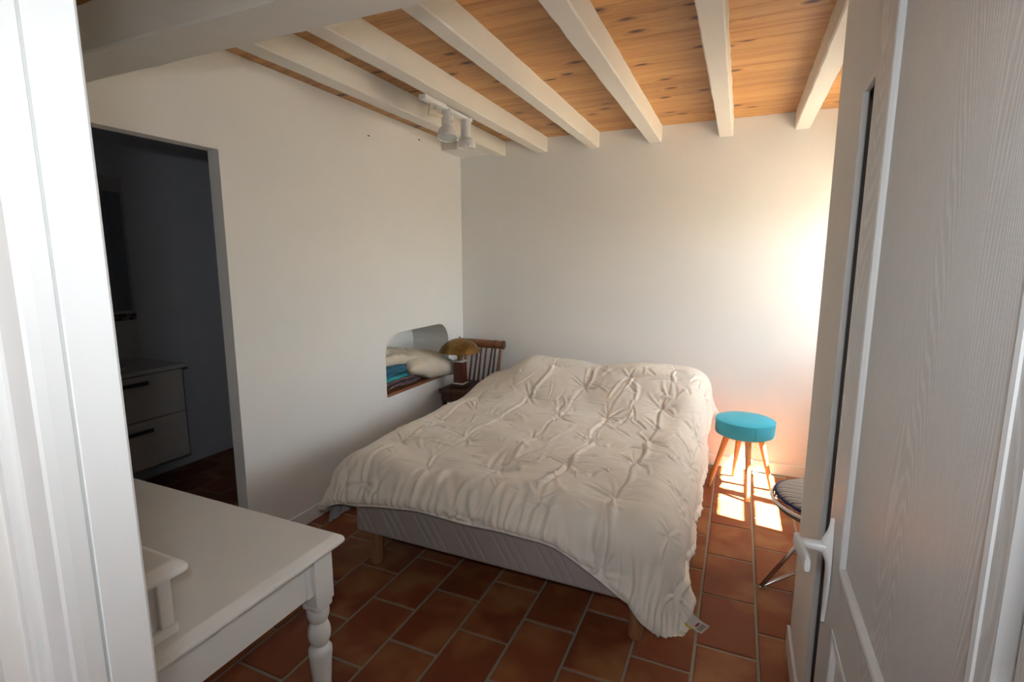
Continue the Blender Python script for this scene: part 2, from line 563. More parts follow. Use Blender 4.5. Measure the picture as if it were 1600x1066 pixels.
# left wall with doorway to the bathroom and arched niche
wl = BM()
box(wl, XL - 0.075, XL, YN - 0.1, YB + 0.14, 0, ZC + 0.02)
wall_left = structure(obj('wall_left', wl, M['wall'], origin=(XL, 2, 0)))
tag(wall_left, 'white left wall with a bathroom doorway and an arched niche', 'wall')
NY0, NY1, NZ0, NZ1, NXB = 2.93, 3.80, 0.575, 1.03, -2.645
def niche_poly(y0, y1, z0, z1, r, n=10):
    p = [(y0, z0), (y1, z0)]
    for k in range(n + 1):
        a = PI / 2 * k / n
        p.append((y1 - r + r * math.cos(a), z1 - r + r * math.sin(a)))
    for k in range(n + 1):
        a = PI / 2 + PI / 2 * k / n
        p.append((y0 + r + r * math.cos(a), z1 - r + r * math.sin(a)))
    return p
boolean_cut(wall_left, [cutter(box(BM(), XL - 0.3, XL + 0.3, 0.78, 1.747, -0.2, 2.068)),
                        cutter(prism(BM(), niche_poly(NY0, NY1, NZ0, NZ1, 0.16), 'x', XL - 0.3, XL + 0.3))])
# niche box behind the wall
nb = BM()
inner = niche_poly(NY0, NY1, NZ0, NZ1, 0.16)
rings = [[nb.verts.new((x, y, z)) for y, z in inner] for x in (XL - 0.0745, NXB)]
n_ = len(inner)
for k in range(n_): nb.faces.new((rings[0][k], rings[0][(k + 1) % n_], rings[1][(k + 1) % n_], rings[1][k]))
nb.faces.new(rings[1])
cb = BM(); box(cb, NXB - 0.06, NXB - 0.002, NY0 - 0.03, NY1 + 0.08, NZ0 - 0.08, NZ1 + 0.08)
obj('niche_lining', nb, M['wall'], wall_left)
obj('niche_back', cb, M['wall'], wall_left)
obj('niche_sill', box(BM(), NXB + 0.002, XL + 0.003, NY0 + 0.002, NY1 - 0.002, NZ0 - 0.004, NZ0 + 0.018, 0.003, 1), M['sill'], wall_left)
for nm, (y, z) in (('wall_nail', (2.835, 2.36)), ('wall_nail', (3.42, 2.455))):
    obj(nm, rod(BM(), (XL, y, z), (XL + 0.012, y, z - 0.004), 0.0035), M['dark'], wall_left)

wall_back = structure(obj('wall_back', box(BM(), XL - 0.4, XR + 0.25, YB, YB + 0.2, 0, ZC + 0.3), M['wall']))
tag(wall_back, 'white back wall behind the bed', 'wall')

# right wall with the window
wall_right = structure(obj('wall_right', box(BM(), XR, XR + 0.24, YN - 0.1, YB + 0.2, 0, ZC + 0.3), M['wall'], origin=(XR, 2, 0)))
tag(wall_right, 'white right wall that holds the window', 'wall')
WY0, WY1, WZ0, WZ1 = 2.93, 3.95, 0.90, 2.02
boolean_cut(wall_right, [cutter(box(BM(), XR - 0.2, XR + 0.4, WY0, WY1, WZ0, WZ1))])
win = structure(empty('window_1', (XR + 0.06, 3.46, WZ0)))
tag(win, 'white casement window in the right wall beyond the partition', 'window')
xf0, xf1 = XR + 0.0, XR + 0.05
def frame_bar(name, y0, y1, z0, z1, x0=xf0, x1=xf1): obj(name, box(BM(), x0, x1, y0, y1, z0, z1, 0.004, 1), M['alu'], win)
frame_bar('window_frame', WY0, 3.02, WZ0, WZ1)
frame_bar('window_frame', 3.878, WY1, WZ0, WZ1)
frame_bar('window_frame', 3.02, 3.878, WZ0, 0.985)
frame_bar('window_frame', 3.02, 3.878, 1.95, WZ1)
frame_bar('meeting_stile', 3.362, 3.44, 0.985, 1.95)
for (a, b) in ((3.02, 3.362), (3.44, 3.878)):
    frame_bar('glazing_bar', a, b, 1.215, 1.255)
    frame_bar('glazing_bar', a, b, 1.52, 1.56)
    for z0, z1 in ((0.985, 1.215), (1.255, 1.52), (1.56, 1.95)):
        obj('pane', box(BM(), XR + 0.022, XR + 0.026, a, b, z0, z1), M['glass'], win)
# eave added unseen outside to cut high sun; the terrace the window looks out on
structure(tag(obj('sun_blocker', box(BM(), XR + 0.24, XR + 0.50, 2.2, 5.2, 2.10, 2.20), M['blocker']), 'pale eave added outside above the window to cut high sun', 'blocker'))
structure(tag(obj('terrace', box(BM(), XR + 0.25, 14, -8, 14, -0.25, -0.12), M['outside']), 'pale gravel terrace outside the window', 'ground'))

# ceiling: boards, joists, beam
ceil = structure(obj('ceiling', box(BM(), XL - 1.8, XR + 0.25, -2.35, YB + 0.2, ZC + 0.022, ZC + 0.12), M['pine'], origin=(0, 2, ZC)))
tag(ceil, 'varnished pine board ceiling with white painted joists', 'ceiling')
bw = 0.1135
for k in range(36):
    y0 = YB - (k + 1) * bw
    b = BM()
    c = 0.0014
    y1 = y0 + bw
    prism(b, [(y0 + 0.0005, ZC + 0.022), (y0 + 0.0005, ZC + c), (y0 + c, ZC), (y1 - c, ZC), (y1 - 0.0005, ZC + c), (y1 - 0.0005, ZC + 0.022)], 'x', XL, XR)
    obj('ceiling_board', b, M['pine'], ceil, origin=(0, y0, ZC))
def rough_box(x0, x1, y0, y1, z0, z1, n=44, amp=0.0018, seed=0, axis='y'):
    b = BM(); r = random.Random(seed)
    rows = []
    for i in range(n + 1):
        t = i / n
        d = [r.uniform(-amp, amp) for _ in range(4)]
        e = 0.006
        if axis == 'y':
            y = y0 + (y1 - y0) * t
            rows.append([(x0 + d[0], y, z1), (x0 + d[0], y, z0 + e + d[1]), (x0 + e + d[0], y, z0 + d[1]), (x1 - e + d[2], y, z0 + d[1]), (x1 + d[2], y, z0 + e + d[1]), (x1 + d[2], y, z1)])
        else:
            x = x0 + (x1 - x0) * t
            rows.append([(x, y0 + d[0], z1), (x, y0 + d[0], z0 + e + d[1]), (x, y0 + e + d[0], z0 + d[1]), (x, y1 - e + d[2], z0 + d[1]), (x, y1 + d[2], z0 + e + d[1]), (x, y1 + d[2], z1)])
    V = gridmesh(b, [r_ + [r_[0]] for r_ in rows])
    bmesh.ops.remove_doubles(b, verts=b.verts, dist=1e-6)
    bmesh.ops.holes_fill(b, edges=[e for e in b.edges if e.is_boundary], sides=8)
    return b
for i, (a, c) in enumerate(((-1.955, -1.85), (-1.572, -1.479), (-1.138, -1.056), (-0.683, -0.588), (-0.198, -0.106), (0.272, 0.362), (0.73, 0.82))):
    obj('joist', rough_box(a, c, 0.25, YB, ZJ - 0.004, ZC, seed=i), M['beam'], ceil, auto=30)
obj('corbel', box(BM(), XL, -1.90, 3.745, YB, ZJ + 0.012, ZC, 0.004, 1), M['wall'], ceil)
obj('beam', rough_box(XL, XR, 1.055, 1.225, 2.205, 2.345, seed=11, axis='x', n=40), M['beam'], ceil, auto=30)
obj('wall_plate', box(BM(), XL, XR, 1.09, 1.19, 2.345, ZJ, 0.003, 1), M['pine'], ceil)

# skirtings
def skirting(name, x0, x1, y0, y1, label, h=0.085):
    structure(tag(obj(name, box(BM(), x0, x1, y0, y1, 0, h, 0.004, 2), M['trim'] if 'far' in name else M['wall']), label, 'skirting'))
skirting('baseboard_left', XL, XL + 0.014, 1.747, YB, 'low white skirting along the left wall')
skirting('baseboard_back', XL + 0.014, XR, YB - 0.014, YB, 'low white skirting along the back wall')

# closet partition on the right, with a door opening; end face at y=2.15
PXF = 0.275
part = structure(obj('wall_partition', box(BM(), PXF, PXF + 0.012, YN, 2.165, 0, ZC + 0.005), M['wall'], origin=(PXF, 1.5, 0)))
tag(part, 'white partition wall at the right with a closet opening', 'wall')
boolean_cut(part, [cutter(box(BM(), PXF - 0.2, PXF + 0.5, 0.92, 1.735, -0.2, 2.015))])
structure(tag(obj('wall_closet', box(BM(), PXF + 0.012, XR, 2.085, 2.165, 0, ZC + 0.005), M['wall']), 'white closet end wall facing the window side', 'wall'))
structure(tag(obj('closet_shade_board', box(BM(), PXF + 0.03, XR - 0.002, 2.070, 2.084, 0.0, 2.3), M['closet']), 'added dark board standing in for the shade inside the closet', 'panel'))  # added board, its dark colour stands for the unlit closet interior
# opening lining
tl = BM()
box(tl, PXF - 0.004, PXF + 0.013, 1.717, 1.735, 0, 2.015, 0.006, 4)
box(tl, PXF - 0.004, PXF + 0.013, 0.92, 0.938, 0, 2.015, 0.004, 2)
box(tl, PXF - 0.004, PXF + 0.013, 0.938, 1.717, 1.997, 2.015, 0.004, 2)
structure(tag(obj('trim_2', tl, M['trim']), 'white lining of the closet opening', 'lining'))
structure(tag(obj('baseboard_partition', box(BM(), PXF - 0.012, PXF, 1.745, 2.177, 0, 0.088, 0.004, 2), M['trim']), 'white skirting at the foot of the partition end', 'skirting'))

# doorway wall (the photographer stands in its opening), hall behind
DX0, DX1 = -0.585, 0.215
wf = BM()
box(wf, XL - 0.075, DX0 - 0.03, 0.20, 0.325, 0, ZC + 0.005)
box(wf, DX1 + 0.045, XR + 0.2, 0.20, YN, 0, ZC + 0.005)
box(wf, DX0 - 0.03, DX1 + 0.045, 0.20, 0.325, 2.10, ZC + 0.005)
structure(tag(obj('wall_front', wf, M['wall']), 'white wall around the entry doorway', 'wall'))
hall = BM()
box(hall, -1.56, -1.46, -2.30, 0.2, 0, ZC + 0.005)
box(hall, 1.30, 1.40, -2.30, 0.2, 0, ZC + 0.005)
box(hall, -1.46, -0.55, -2.30, -2.20, 0, ZC + 0.005)
box(hall, 0.25, 1.30, -2.30, -2.20, 0, ZC + 0.005)
box(hall, -0.55, 0.25, -2.30, -2.20, 1.95, ZC + 0.005)
box(hall, -0.55, 0.25, -2.30, -2.20, 0, 1.45)
structure(tag(obj('wall_hall', hall, M['hallwall']), 'white hall walls behind the photographer', 'wall'))

# left door jamb seen at the left edge of the photo: stepped moulded lining
def jamb():
    # plan polygon (x,y), lining faces +x
    xf = -0.562
    p = [(-0.68, 0.195), (-0.68, 0.32), (-0.60, 0.32), (-0.585, 0.314), (xf - 0.002, 0.3025), (xf, 0.2995), (xf, 0.2605), (xf - 0.0008, 0.2595),
         (xf - 0.006, 0.2592), (xf - 0.006, 0.2572), (xf - 0.0012, 0.2565), (xf - 0.0012, 0.242), (xf - 0.002, 0.233), (xf - 0.004, 0.2305),
         (xf - 0.036, 0.2295), (xf - 0.040, 0.2275), (xf - 0.0405, 0.221), (xf - 0.043, 0.2185), (xf - 0.074, 0.2175), (xf - 0.078, 0.2150), (xf - 0.079, 0.195)]
    return prism(BM(), p, 'z', 0, 2.10)
jf = structure(empty('trim_3', (-0.58, 0.3, 0)))
tag(jf, 'white moulded door frame post at the left edge', 'door frame')
obj('frame_post', jamb(), M['trim'], jf)
obj('plinth_block', box(BM(), -0.585, -0.559, 0.272, 0.306, 0.0, 0.55, 0.003, 1), M['trim'], jf)
obj('frame_head', box(BM(), -0.60, DX1 + 0.045, 0.24, 0.315, 2.06, 2.10, 0.003, 1), M['trim'], jf)
rj = BM(); prism(rj, [(0.26, 0.20), (0.205, 0.20), (0.203, 0.30), (0.203, 0.455), (0.212, 0.46), (0.26, 0.46)], 'z', 0, 2.10)
obj('hinge_post', rj, M['door'], jf)

# the open door
DXF = 0.200           # visible face
DT = 0.040
DY0, DY1, DZ0, DZ1 = 0.480, 1.160, 0.012, 2.045
door = structure(empty('door_1', (DXF + DT, DY0, 0)))
tag(door, 'pale grey panelled door with embossed grain standing open', 'door')
PAN = [(0.505, 1.035, 0.985, 1.965), (0.505, 1.035, 0.16, 0.868)]   # y0,y1,z0,z1 of the bead outer edge
BW, DEP = 0.020, 0.004
leaf = BM()
# frame of the leaf as a skin with rectangular recesses
ys = [DY0, PAN[0][0], PAN[0][1], DY1]
zs = [DZ0, PAN[1][2], PAN[1][3], PAN[0][2], PAN[0][3], DZ1]
for i in range(3):
    for j in range(5):
        if i == 1 and j in (1, 3):
            box(leaf, DXF + 0.010, DXF + DT, ys[i], ys[i + 1], zs[j], zs[j + 1])
        else:
            box(leaf, DXF, DXF + DT, ys[i], ys[i + 1], zs[j], zs[j + 1])
bmesh.ops.remove_doubles(leaf, verts=leaf.verts, dist=1e-5)
obj('door_leaf', leaf, M['door'], door, origin=(DXF, 0.8, 1.0))
for (y0, y1, z0, z1) in PAN:
    b = BM()
    # bead: rings from proud edge rolling into the recess
    prof = [(0.0, 0.0), (0.001, -0.002), (0.007, -0.003), (0.012, -0.0015), (0.0155, 0.003), (0.0175, DEP + 0.003)]
    rings = []
    for ins, dx in prof:
        rings.append([b.verts.new((DXF + dx, yy, zz)) for yy, zz in ((y0 + ins, z0 + ins), (y1 - ins, z0 + ins), (y1 - ins, z1 - ins), (y0 + ins, z1 - ins))])
    for r0, r1 in zip(rings, rings[1:]):
        for k in range(4): b.faces.new((r0[k], r0[(k + 1) % 4], r1[(k + 1) % 4], r1[k]))
    obj('panel_bead', b, M['doorbead'], door)
    f = BM()
    i1, i2 = 0.0175, 0.048
    R = []
    for ins, dx in ((i1, DEP + 0.003), (i1 + 0.004, DEP + 0.002), (i2, 0.003), (i2 + 0.004, 0.002)):
        R.append([f.verts.new((DXF + dx, yy, zz)) for yy, zz in ((y0 + ins, z0 + ins), (y1 - ins, z0 + ins), (y1 - ins, z1 - ins), (y0 + ins, z1 - ins))])
    for r0, r1 in zip(R[:2], R[1:2]):
        for k in range(4): f.faces.new((r0[k], r0[(k + 1) % 4], r1[(k + 1) % 4], r1[k]))
    f.faces.new(R[1])
    bmesh.ops.delete(f, geom=[v for r in R[2:] for v in r], context='VERTS')
    obj('door_panel', f, M['door'], door, origin=(DXF, 0.8, 1.0))
# handle: long pointed plate, neck and flat lever
hy, hz = 1.112, 0.992
b = BM()
rows = []
for i in range(25):
    t = i / 24
    z = hz + 0.060 - 0.222 * t
    w = 0.0175 * (max(0.0, math.sin(PI * min(1, t / 0.5 * 0.5 + 0.0))) if t < 0.5 else 1) if t < 0.5 else 0.0175 * (1 - ((t - 0.5) / 0.5) ** 2.2)
    w = max(w, 0.0022)
    nk = 0.014 * math.exp(-((z - hz - 0.002) / 0.026) ** 2)
    h = 0.007 + nk
    row = []
    for k in range(9):
        a = PI * k / 8
        row.append((DXF - 0.001 - h * math.sin(a) ** 0.8, hy - w * math.cos(a), z))
    rows.append(row)
gridmesh(b, rows)
plate = obj('handle_plate', b, M['white_plastic'], door, smooth=True)
b = BM()
lathe(b, [(0.0125, 0), (0.0105, 0.015), (0.0098, 0.04), (0.0105, 0.052)], (DXF - 0.012, hy, hz - 0.002), 20, aim((-1, 0, 0)))
# flat lever drooping towards the hinges
lev = []
for i in range(13):
    t = i / 12
    yy = hy + 0.016 - 0.104 * t
    zz = hz - 0.003 + 0.002 * t
    xx = DXF - 0.062 + 0.010 * t
    hw = 0.0165 + 0.0025 * t - (0.006 * max(0, (t - 0.9) / 0.1) ** 2) - (0.004 * max(0, (0.08 - t) / 0.08) ** 2)
    th_ = 0.0048
    lev.append([Vector((xx + th_ * math.copysign(abs(math.cos(a)) ** 0.5, math.cos(a)), yy, zz + hw * math.copysign(abs(math.sin(a)) ** 0.5, math.sin(a)))) for a in [2 * PI * k / 14 for k in range(14)]])
V = [[b.verts.new(p) for p in r] for r in lev]
for r0, r1 in zip(V, V[1:]):
    for k in range(14): b.faces.new((r0[k], r0[(k + 1) % 14], r1[(k + 1) % 14], r1[k]))
b.faces.new(V[0]); b.faces.new(V[-1])
obj('door_handle', b, M['white_plastic'], door, auto=40)
for z in (0.25, 1.8):
    obj('hinge', rod(BM(), (DXF + 0.005, 0.470, z), (DXF + 0.005, 0.470, z + 0.09), 0.007), M['white_metal'], door)

# ------------------------------------------------------------------ bathroom
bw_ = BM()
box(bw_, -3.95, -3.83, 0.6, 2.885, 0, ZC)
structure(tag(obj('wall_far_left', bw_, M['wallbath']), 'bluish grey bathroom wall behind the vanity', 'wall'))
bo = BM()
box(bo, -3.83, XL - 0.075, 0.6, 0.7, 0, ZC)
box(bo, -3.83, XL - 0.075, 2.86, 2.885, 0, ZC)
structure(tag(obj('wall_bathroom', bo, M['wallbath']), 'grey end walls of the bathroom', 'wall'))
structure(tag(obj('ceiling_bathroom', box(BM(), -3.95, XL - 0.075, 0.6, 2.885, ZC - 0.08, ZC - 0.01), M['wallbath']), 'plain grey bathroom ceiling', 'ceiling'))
structure(tag(obj('baseboard_far_left', box(BM(), -3.83, -3.812, 0.7, 2.86, 0, 0.085, 0.004, 1), M['wallbath']), 'grey skirting under the bathroom wall', 'skirting'))
sp = structure(empty('trim_4', (-3.82, 1.6, 0.9)))
tag(sp, 'pale tiled splashback with a mosaic border above the vanity', 'splashback')
for k in range(5):
    y1 = 2.19 - 0.25 * k
    obj('wall_tile', box(BM(), -3.83, -3.820, y1 - 0.247, y1, 0.90, 1.148, 0.001, 1), M['splash'], sp)
    obj('wall_tile', box(BM(), -3.83, -3.820, y1 - 0.247, y1, 1.197, 2.1, 0.001, 1), M['splash'], sp)
mo = BM()
for k in range(56):
    for r in range(2):
        y1 = 2.19 - 0.0225 * k
        box(mo, -3.83, -3.819, y1 - 0.0205, y1, 1.150 + 0.0235 * r, 1.171 + 0.0235 * r)
tag(obj('mosaic_strip', mo, M['mosaic'], sp), kind='stuff')
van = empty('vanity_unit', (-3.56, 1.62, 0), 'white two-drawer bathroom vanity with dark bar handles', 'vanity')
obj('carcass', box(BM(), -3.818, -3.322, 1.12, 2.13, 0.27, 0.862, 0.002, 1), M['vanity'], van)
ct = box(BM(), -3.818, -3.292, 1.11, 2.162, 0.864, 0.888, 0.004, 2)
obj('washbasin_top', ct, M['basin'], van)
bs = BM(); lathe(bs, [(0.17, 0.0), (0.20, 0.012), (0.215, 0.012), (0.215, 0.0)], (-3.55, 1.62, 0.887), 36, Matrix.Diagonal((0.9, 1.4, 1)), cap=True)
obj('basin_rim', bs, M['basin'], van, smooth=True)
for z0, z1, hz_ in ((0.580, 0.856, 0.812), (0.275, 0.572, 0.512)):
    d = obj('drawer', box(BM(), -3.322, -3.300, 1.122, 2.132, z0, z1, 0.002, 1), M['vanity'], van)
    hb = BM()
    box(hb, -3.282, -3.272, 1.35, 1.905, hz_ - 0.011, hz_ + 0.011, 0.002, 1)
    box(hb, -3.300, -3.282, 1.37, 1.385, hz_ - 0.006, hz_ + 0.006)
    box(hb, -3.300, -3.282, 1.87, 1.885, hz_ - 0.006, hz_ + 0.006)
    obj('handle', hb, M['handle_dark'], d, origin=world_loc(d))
mir = empty('bathroom_mirror', (-3.815, 1.6, 1.25), 'dark rectangular mirror on the bathroom wall above the basin', 'mirror')
obj('mirror_glass', box(BM(), -3.8185, -3.806, 1.15, 2.165, 1.215, 2.0, 0.002, 1), M['mirror'], mir)

# ------------------------------------------------------------------ bed
bed = empty('bed', (-1.0, 2.9, 0), 'double divan bed with grey quilted base and round wooden legs', 'bed')
BX0, BX1, BY0, BY1 = -1.715, -0.255, 1.90, 3.95
def divan():
    """base with a quilted diagonal ticking on its visible sides"""
    b = BM()
    z0, z1 = 0.195, 0.380
    def ridge(s, z):
        # groups of slanted stitched channels
        q = (s + (z - z0) * 0.62)
        g = (q / 0.205) % 1.0
        m = 0.0
        for c in (0.10, 0.32, 0.54):
            m += math.exp(-((g - c) / 0.020) ** 2)
        q2 = (s - (z - z0) * 0.62)
        g2 = (q2 / 0.205) % 1.0
        m2 = math.exp(-((g2 - 0.85) / 0.02) ** 2) * 0.35
        edge = min(1, max(0, (z - z0 - 0.012) / 0.02)) * min(1, max(0, (z1 - 0.012 - z) / 0.02))
        return -0.0062 * (m + m2) * edge
    per = []
    R = 0.035
    def add(cx, cy, a0, a1):
        for k in range(7):
            a = a0 + (a1 - a0) * k / 6
            per.append((cx + R * math.cos(a), cy + R * math.sin(a), math.cos(a), math.sin(a)))
    def line(x0, y0, x1, y1, nx, ny, n):
        for k in range(1, n): per.append((x0 + (x1 - x0) * k / n, y0 + (y1 - y0) * k / n, nx, ny))
    line(BX0 + R, BY0, BX1 - R, BY0, 0, -1, 540); add(BX1 - R, BY0 + R, -PI / 2, 0)
    line(BX1, BY0 + R, BX1, BY1 - R, 1, 0, 60); add(BX1 - R, BY1 - R, 0, PI / 2)
    line(BX1 - R, BY1, BX0 + R, BY1, 0, 1, 10); add(BX0 + R, BY1 - R, PI / 2, PI)
    line(BX0, BY1 - R, BX0, BY0 + R, -1, 0, 60); add(BX0 + R, BY0 + R, PI, 1.5 * PI)
    s = 0; S = []
    for i, p in enumerate(per):
        if i: s += math.hypot(p[0] - per[i - 1][0], p[1] - per[i - 1][1])
        S.append(s)
    NZ = 26
    rows = []
    for j in range(NZ + 1):
        z = z0 + (z1 - z0) * j / NZ
        e = 0.012
        ins = 0
        if j == 0: ins = 0.012
        elif j == 1: ins = 0.003
        if j == NZ: ins = 0.012
        elif j == NZ - 1: ins = 0.003
        rows.append([b.verts.new((p[0] + p[2] * (ridge(S[i], z) - ins), p[1] + p[3] * (ridge(S[i], z) - ins), z)) for i, p in enumerate(per)])
    n = len(per)
    for r0, r1 in zip(rows, rows[1:]):
        for k in range(n): b.faces.new((r0[k], r0[(k + 1) % n], r1[(k + 1) % n], r1[k]))
    b.faces.new(rows[0]); b.faces.new(rows[-1])
    return b
obj('divan_base', divan(), M['ticking'], bed, smooth=True)
obj('mattress', box(BM(), BX0 + 0.01, BX1 - 0.01, BY0 + 0.015, BY1, 0.382, 0.515, 0.03, 4), M['sheet'], bed, smooth=True)
for (x, y) in ((-1.64, 1.975), (-0.305, 1.975), (-1.64, 3.87), (-0.305, 3.87)):
    obj('leg', lathe(BM(), [(0.0, 0.0), (0.030, 0.0), (0.0335, 0.004), (0.036, 0.195), (0.0, 0.196)], (x, y, 0), 24), M['legwood'], bed, auto=40)

# ------------------------------------------------------------------ duvet
TUFTS = [(-1.93,1.95),(-1.93,2.40),(-1.94,2.85),(-1.95,3.3),(-1.64,2.22),(-1.655,2.67),(-1.645,3.12),(-1.63,3.58),(-1.60,1.80),
(-1.33,2.00),(-1.335,2.40),(-1.30,2.80),(-1.28,3.20),(-1.25,3.62),(-1.0,1.74),(-1.0,2.12),(-0.995,2.54),(-0.98,2.96),(-0.94,3.38),(-0.92,3.8),
(-0.72,1.88),(-0.70,2.26),(-0.71,2.68),(-0.715,3.09),(-0.66,3.5),(-0.42,1.64),(-0.425,2.02),(-0.412,2.45),(-0.418,2.84),(-0.40,3.25),(-0.37,3.66),
(-0.15,1.92),(-0.14,2.30),(-0.13,2.70),(-0.12,3.1),(-0.11,3.5),(0.02,1.76),(0.10,2.15),(0.10,2.55),(0.10,3.0),(0.1,3.4)]
def make_duvet():
    xL, xR, yF, yB, r = -1.885, -0.135, 1.820, 3.985, 0.18
    NU, NV = 430, 480
    ix0, ix1, iy0, iy1 = xL + r, xR - r, yF + r, yB - r
    u = np.linspace(ix0 - 0.345, ix1 + 0.47, NU)
    U, T = np.meshgrid(u, np.linspace(0, 1, NV), indexing='ij')
    # the foot hem: higher in the middle, long at the right corner
    bF = 0.276 + 0.045 * sstep(-1.25, -1.62, U) + 0.035 * sstep(-0.85, -0.45, U) + 0.165 * sstep(-0.66, -0.24, U) - 0.03 * sstep(ix1 + .20, ix1 + .46, U) + 0.01 * sstep(-1.55, -1.95, U) - 0.02 * sstep(-1.97, -2.06, U) + 0.014 * fbm(U * 3.3, U * 0 + 2, 5, 2)
    V = (iy0 - bF) + (iy1 + 0.24 - (iy0 - bF)) * T
    cx = np.clip(U, ix0, ix1); cy = np.clip(V, iy0, iy1)
    ax = U - cx; by = V - cy
    # round the two foot corners of the quilt
    am = np.where(ax < 0, 0.345, 0.47)
    nn = (np.abs(ax) / am) ** 3.2 + (np.where(by < 0, -by, 0) / bF) ** 3.2
    sc_ = np.where((by < 0) & (nn > 1), np.maximum(nn, 1e-6) ** (-1 / 3.2), 1.0)
    ax = ax * sc_; by = by * sc_
    L = np.hypot(ax, by) + 1e-9
    over = np.maximum(L - r * PI / 2, 0)
    arc = np.minimum(L / r, PI / 2)
    corner = np.clip(np.minimum(np.abs(ax), np.abs(by)) / 0.12, 0, 1)
    h = r * np.sin(arc) + (0.03 + (0.26 + 0.10 * (ax < 0)) * corner) * over
    g = r * (1 - np.cos(arc)) + over * 0.97
    # two pillows under the head end
    ridge = sstep(3.02, 3.68, cy) * (1 - 0.30 * sstep(3.76, 3.95, cy))
    hump = 0.205 * sstep(-1.86, -1.40, cx) + 0.02 * sstep(-0.95, -0.6, cx) - 0.022 * np.exp(-((cx + 0.93) / 0.14) ** 2)
    lump = 0.020 * fbm(U * 1.9, V * 1.9, 101, 2) * sstep(0.0, 0.2, 0.2 - L * 0.3)
    top = 0.592 + ridge * hump + lump - 0.012 * sstep(3.1, 2.7, cy) * sstep(2.3, 2.7, cy)
    P = np.stack([cx + ax / L * h, cy + by / L * h, top - g], -1)
    du = np.gradient(P, axis=0); dv = np.gradient(P, axis=1)
    N = np.cross(du, dv); N /= np.linalg.norm(N, axis=-1, keepdims=True) + 1e-12
    for _ in range(3):
        N = N + np.roll(N, 1, 0) + np.roll(N, -1, 0) + np.roll(N, 1, 1) + np.roll(N, -1, 1)
        N /= np.linalg.norm(N, axis=-1, keepdims=True) + 1e-12
    hemd = np.minimum(np.minimum(U - u[0], u[-1] - U), np.minimum(V - V[:, :1], V[:, -1:] - V))
    fade = sstep(0.0, 0.03, hemd)
    D = np.zeros_like(U)
    r_ = random.Random(12)
    dv_step = 2.45 / NV; du_step = (u[-1] - u[0]) / NU
    def crease(x, y, ang, ln, w, amp, bend=0.0):
        """one fold starting at (x,y): a sharp line that widens and dies away"""
        m = ln + 4 * w
        i0 = int(max(0, (x - m - u[0]) / du_step)); i1 = int(min(NU, (x + m - u[0]) / du_step + 2))
        if i1 - i0 < 2: return
        yv = V[(i0 + i1) // 2 if (i0 + i1) // 2 < NU else NU - 1]
        j0 = int(np.searchsorted(yv, y - m - 0.05)); j1 = int(np.searchsorted(yv, y + m + 0.05))
        if j1 - j0 < 2: return
        ex = U[i0:i1, j0:j1] - x; ey = V[i0:i1, j0:j1] - y
        s = ex * math.cos(ang) + ey * math.sin(ang)
        p = -ex * math.sin(ang) + ey * math.cos(ang) - bend * s * s / ln
        t = s / ln
        env = sstep(-0.06, 0.10, t) * (1 - sstep(0.35, 1.0, t))
        ww = w * (0.55 + 0.9 * np.clip(t, 0, 1))
        prof = np.exp(-(p / ww) ** 2) - 0.55 * np.exp(-((p - 2.0 * ww) / (1.3 * ww)) ** 2) - 0.55 * np.exp(-((p + 2.0 * ww) / (1.3 * ww)) ** 2)
        D[i0:i1, j0:j1] += amp * prof * env
    # tufts: dimples with folds running out of them
    rmin = np.full_like(U, 9.0)
    for tx, ty in TUFTS:
        rmin = np.minimum(rmin, np.hypot(U - tx, V - ty))
        n = r_.randint(5, 8); a0 = r_.uniform(0, 6.28)
        for k in range(n):
            crease(tx, ty, a0 + 2 * PI * k / n + r_.uniform(-.3, .3), r_.uniform(0.08, 0.20), r_.uniform(0.006, 0.011), r_.choice((1, 1, -0.8)) * r_.uniform(0.0025, 0.008), r_.uniform(-.35, .35))
    D += 0.020 * (1 - np.exp(-(rmin / 0.075) ** 1.4)) - 0.016 - 0.010 * np.exp(-(rmin / 0.014) ** 2)
    # seams: folds along the bed from tuft to tuft of a column
    colsT = {}
    for tx, ty in TUFTS: colsT.setdefault(round((tx + 1.95) / 0.3), []).append((tx, ty))
    for pts in colsT.values():
        pts.sort(key=lambda p: p[1])
        for (xa, ya), (xb, yb) in zip(pts, pts[1:]):
            L = math.hypot(xb - xa, yb - ya)
            dx, dy = (xb - xa) / L, (yb - ya) / L
            s = (U - xa) * dx + (V - ya) * dy
            p = (U - xa) * dy - (V - ya) * dx + 0.012 * np.sin(s / L * PI * 2 + xa * 9) * (1 - np.exp(-(s / 0.05) ** 2))
            env = sstep(-0.02, 0.03, s) * sstep(-0.02, 0.03, L - s)
            a = r_.choice((0.3, 0.6, 0.9, 1.15))
            sg = r_.choice((1, 1, -1))
            D += a * env * (-0.0095 * np.exp(-(p / 0.0075) ** 2) + 0.0085 * np.exp(-((p - sg * 0.020) / 0.013) ** 2))
    # loose creases of slept-on cotton
    for _ in range(260):
        x = r_.uniform(ix0 - 0.1, ix1 + 0.2); y = r_.uniform(iy0 - 0.1, iy1)
        ang = r_.choice((r_.gauss(1.9, 0.5), r_.gauss(0.9, 0.6), r_.uniform(0, 6.28)))
        crease(x, y, ang, r_.uniform(0.07, 0.26), r_.uniform(0.006, 0.016), r_.choice((1, 1, -1)) * r_.uniform(0.002, 0.0065), r_.uniform(-.5, .5))
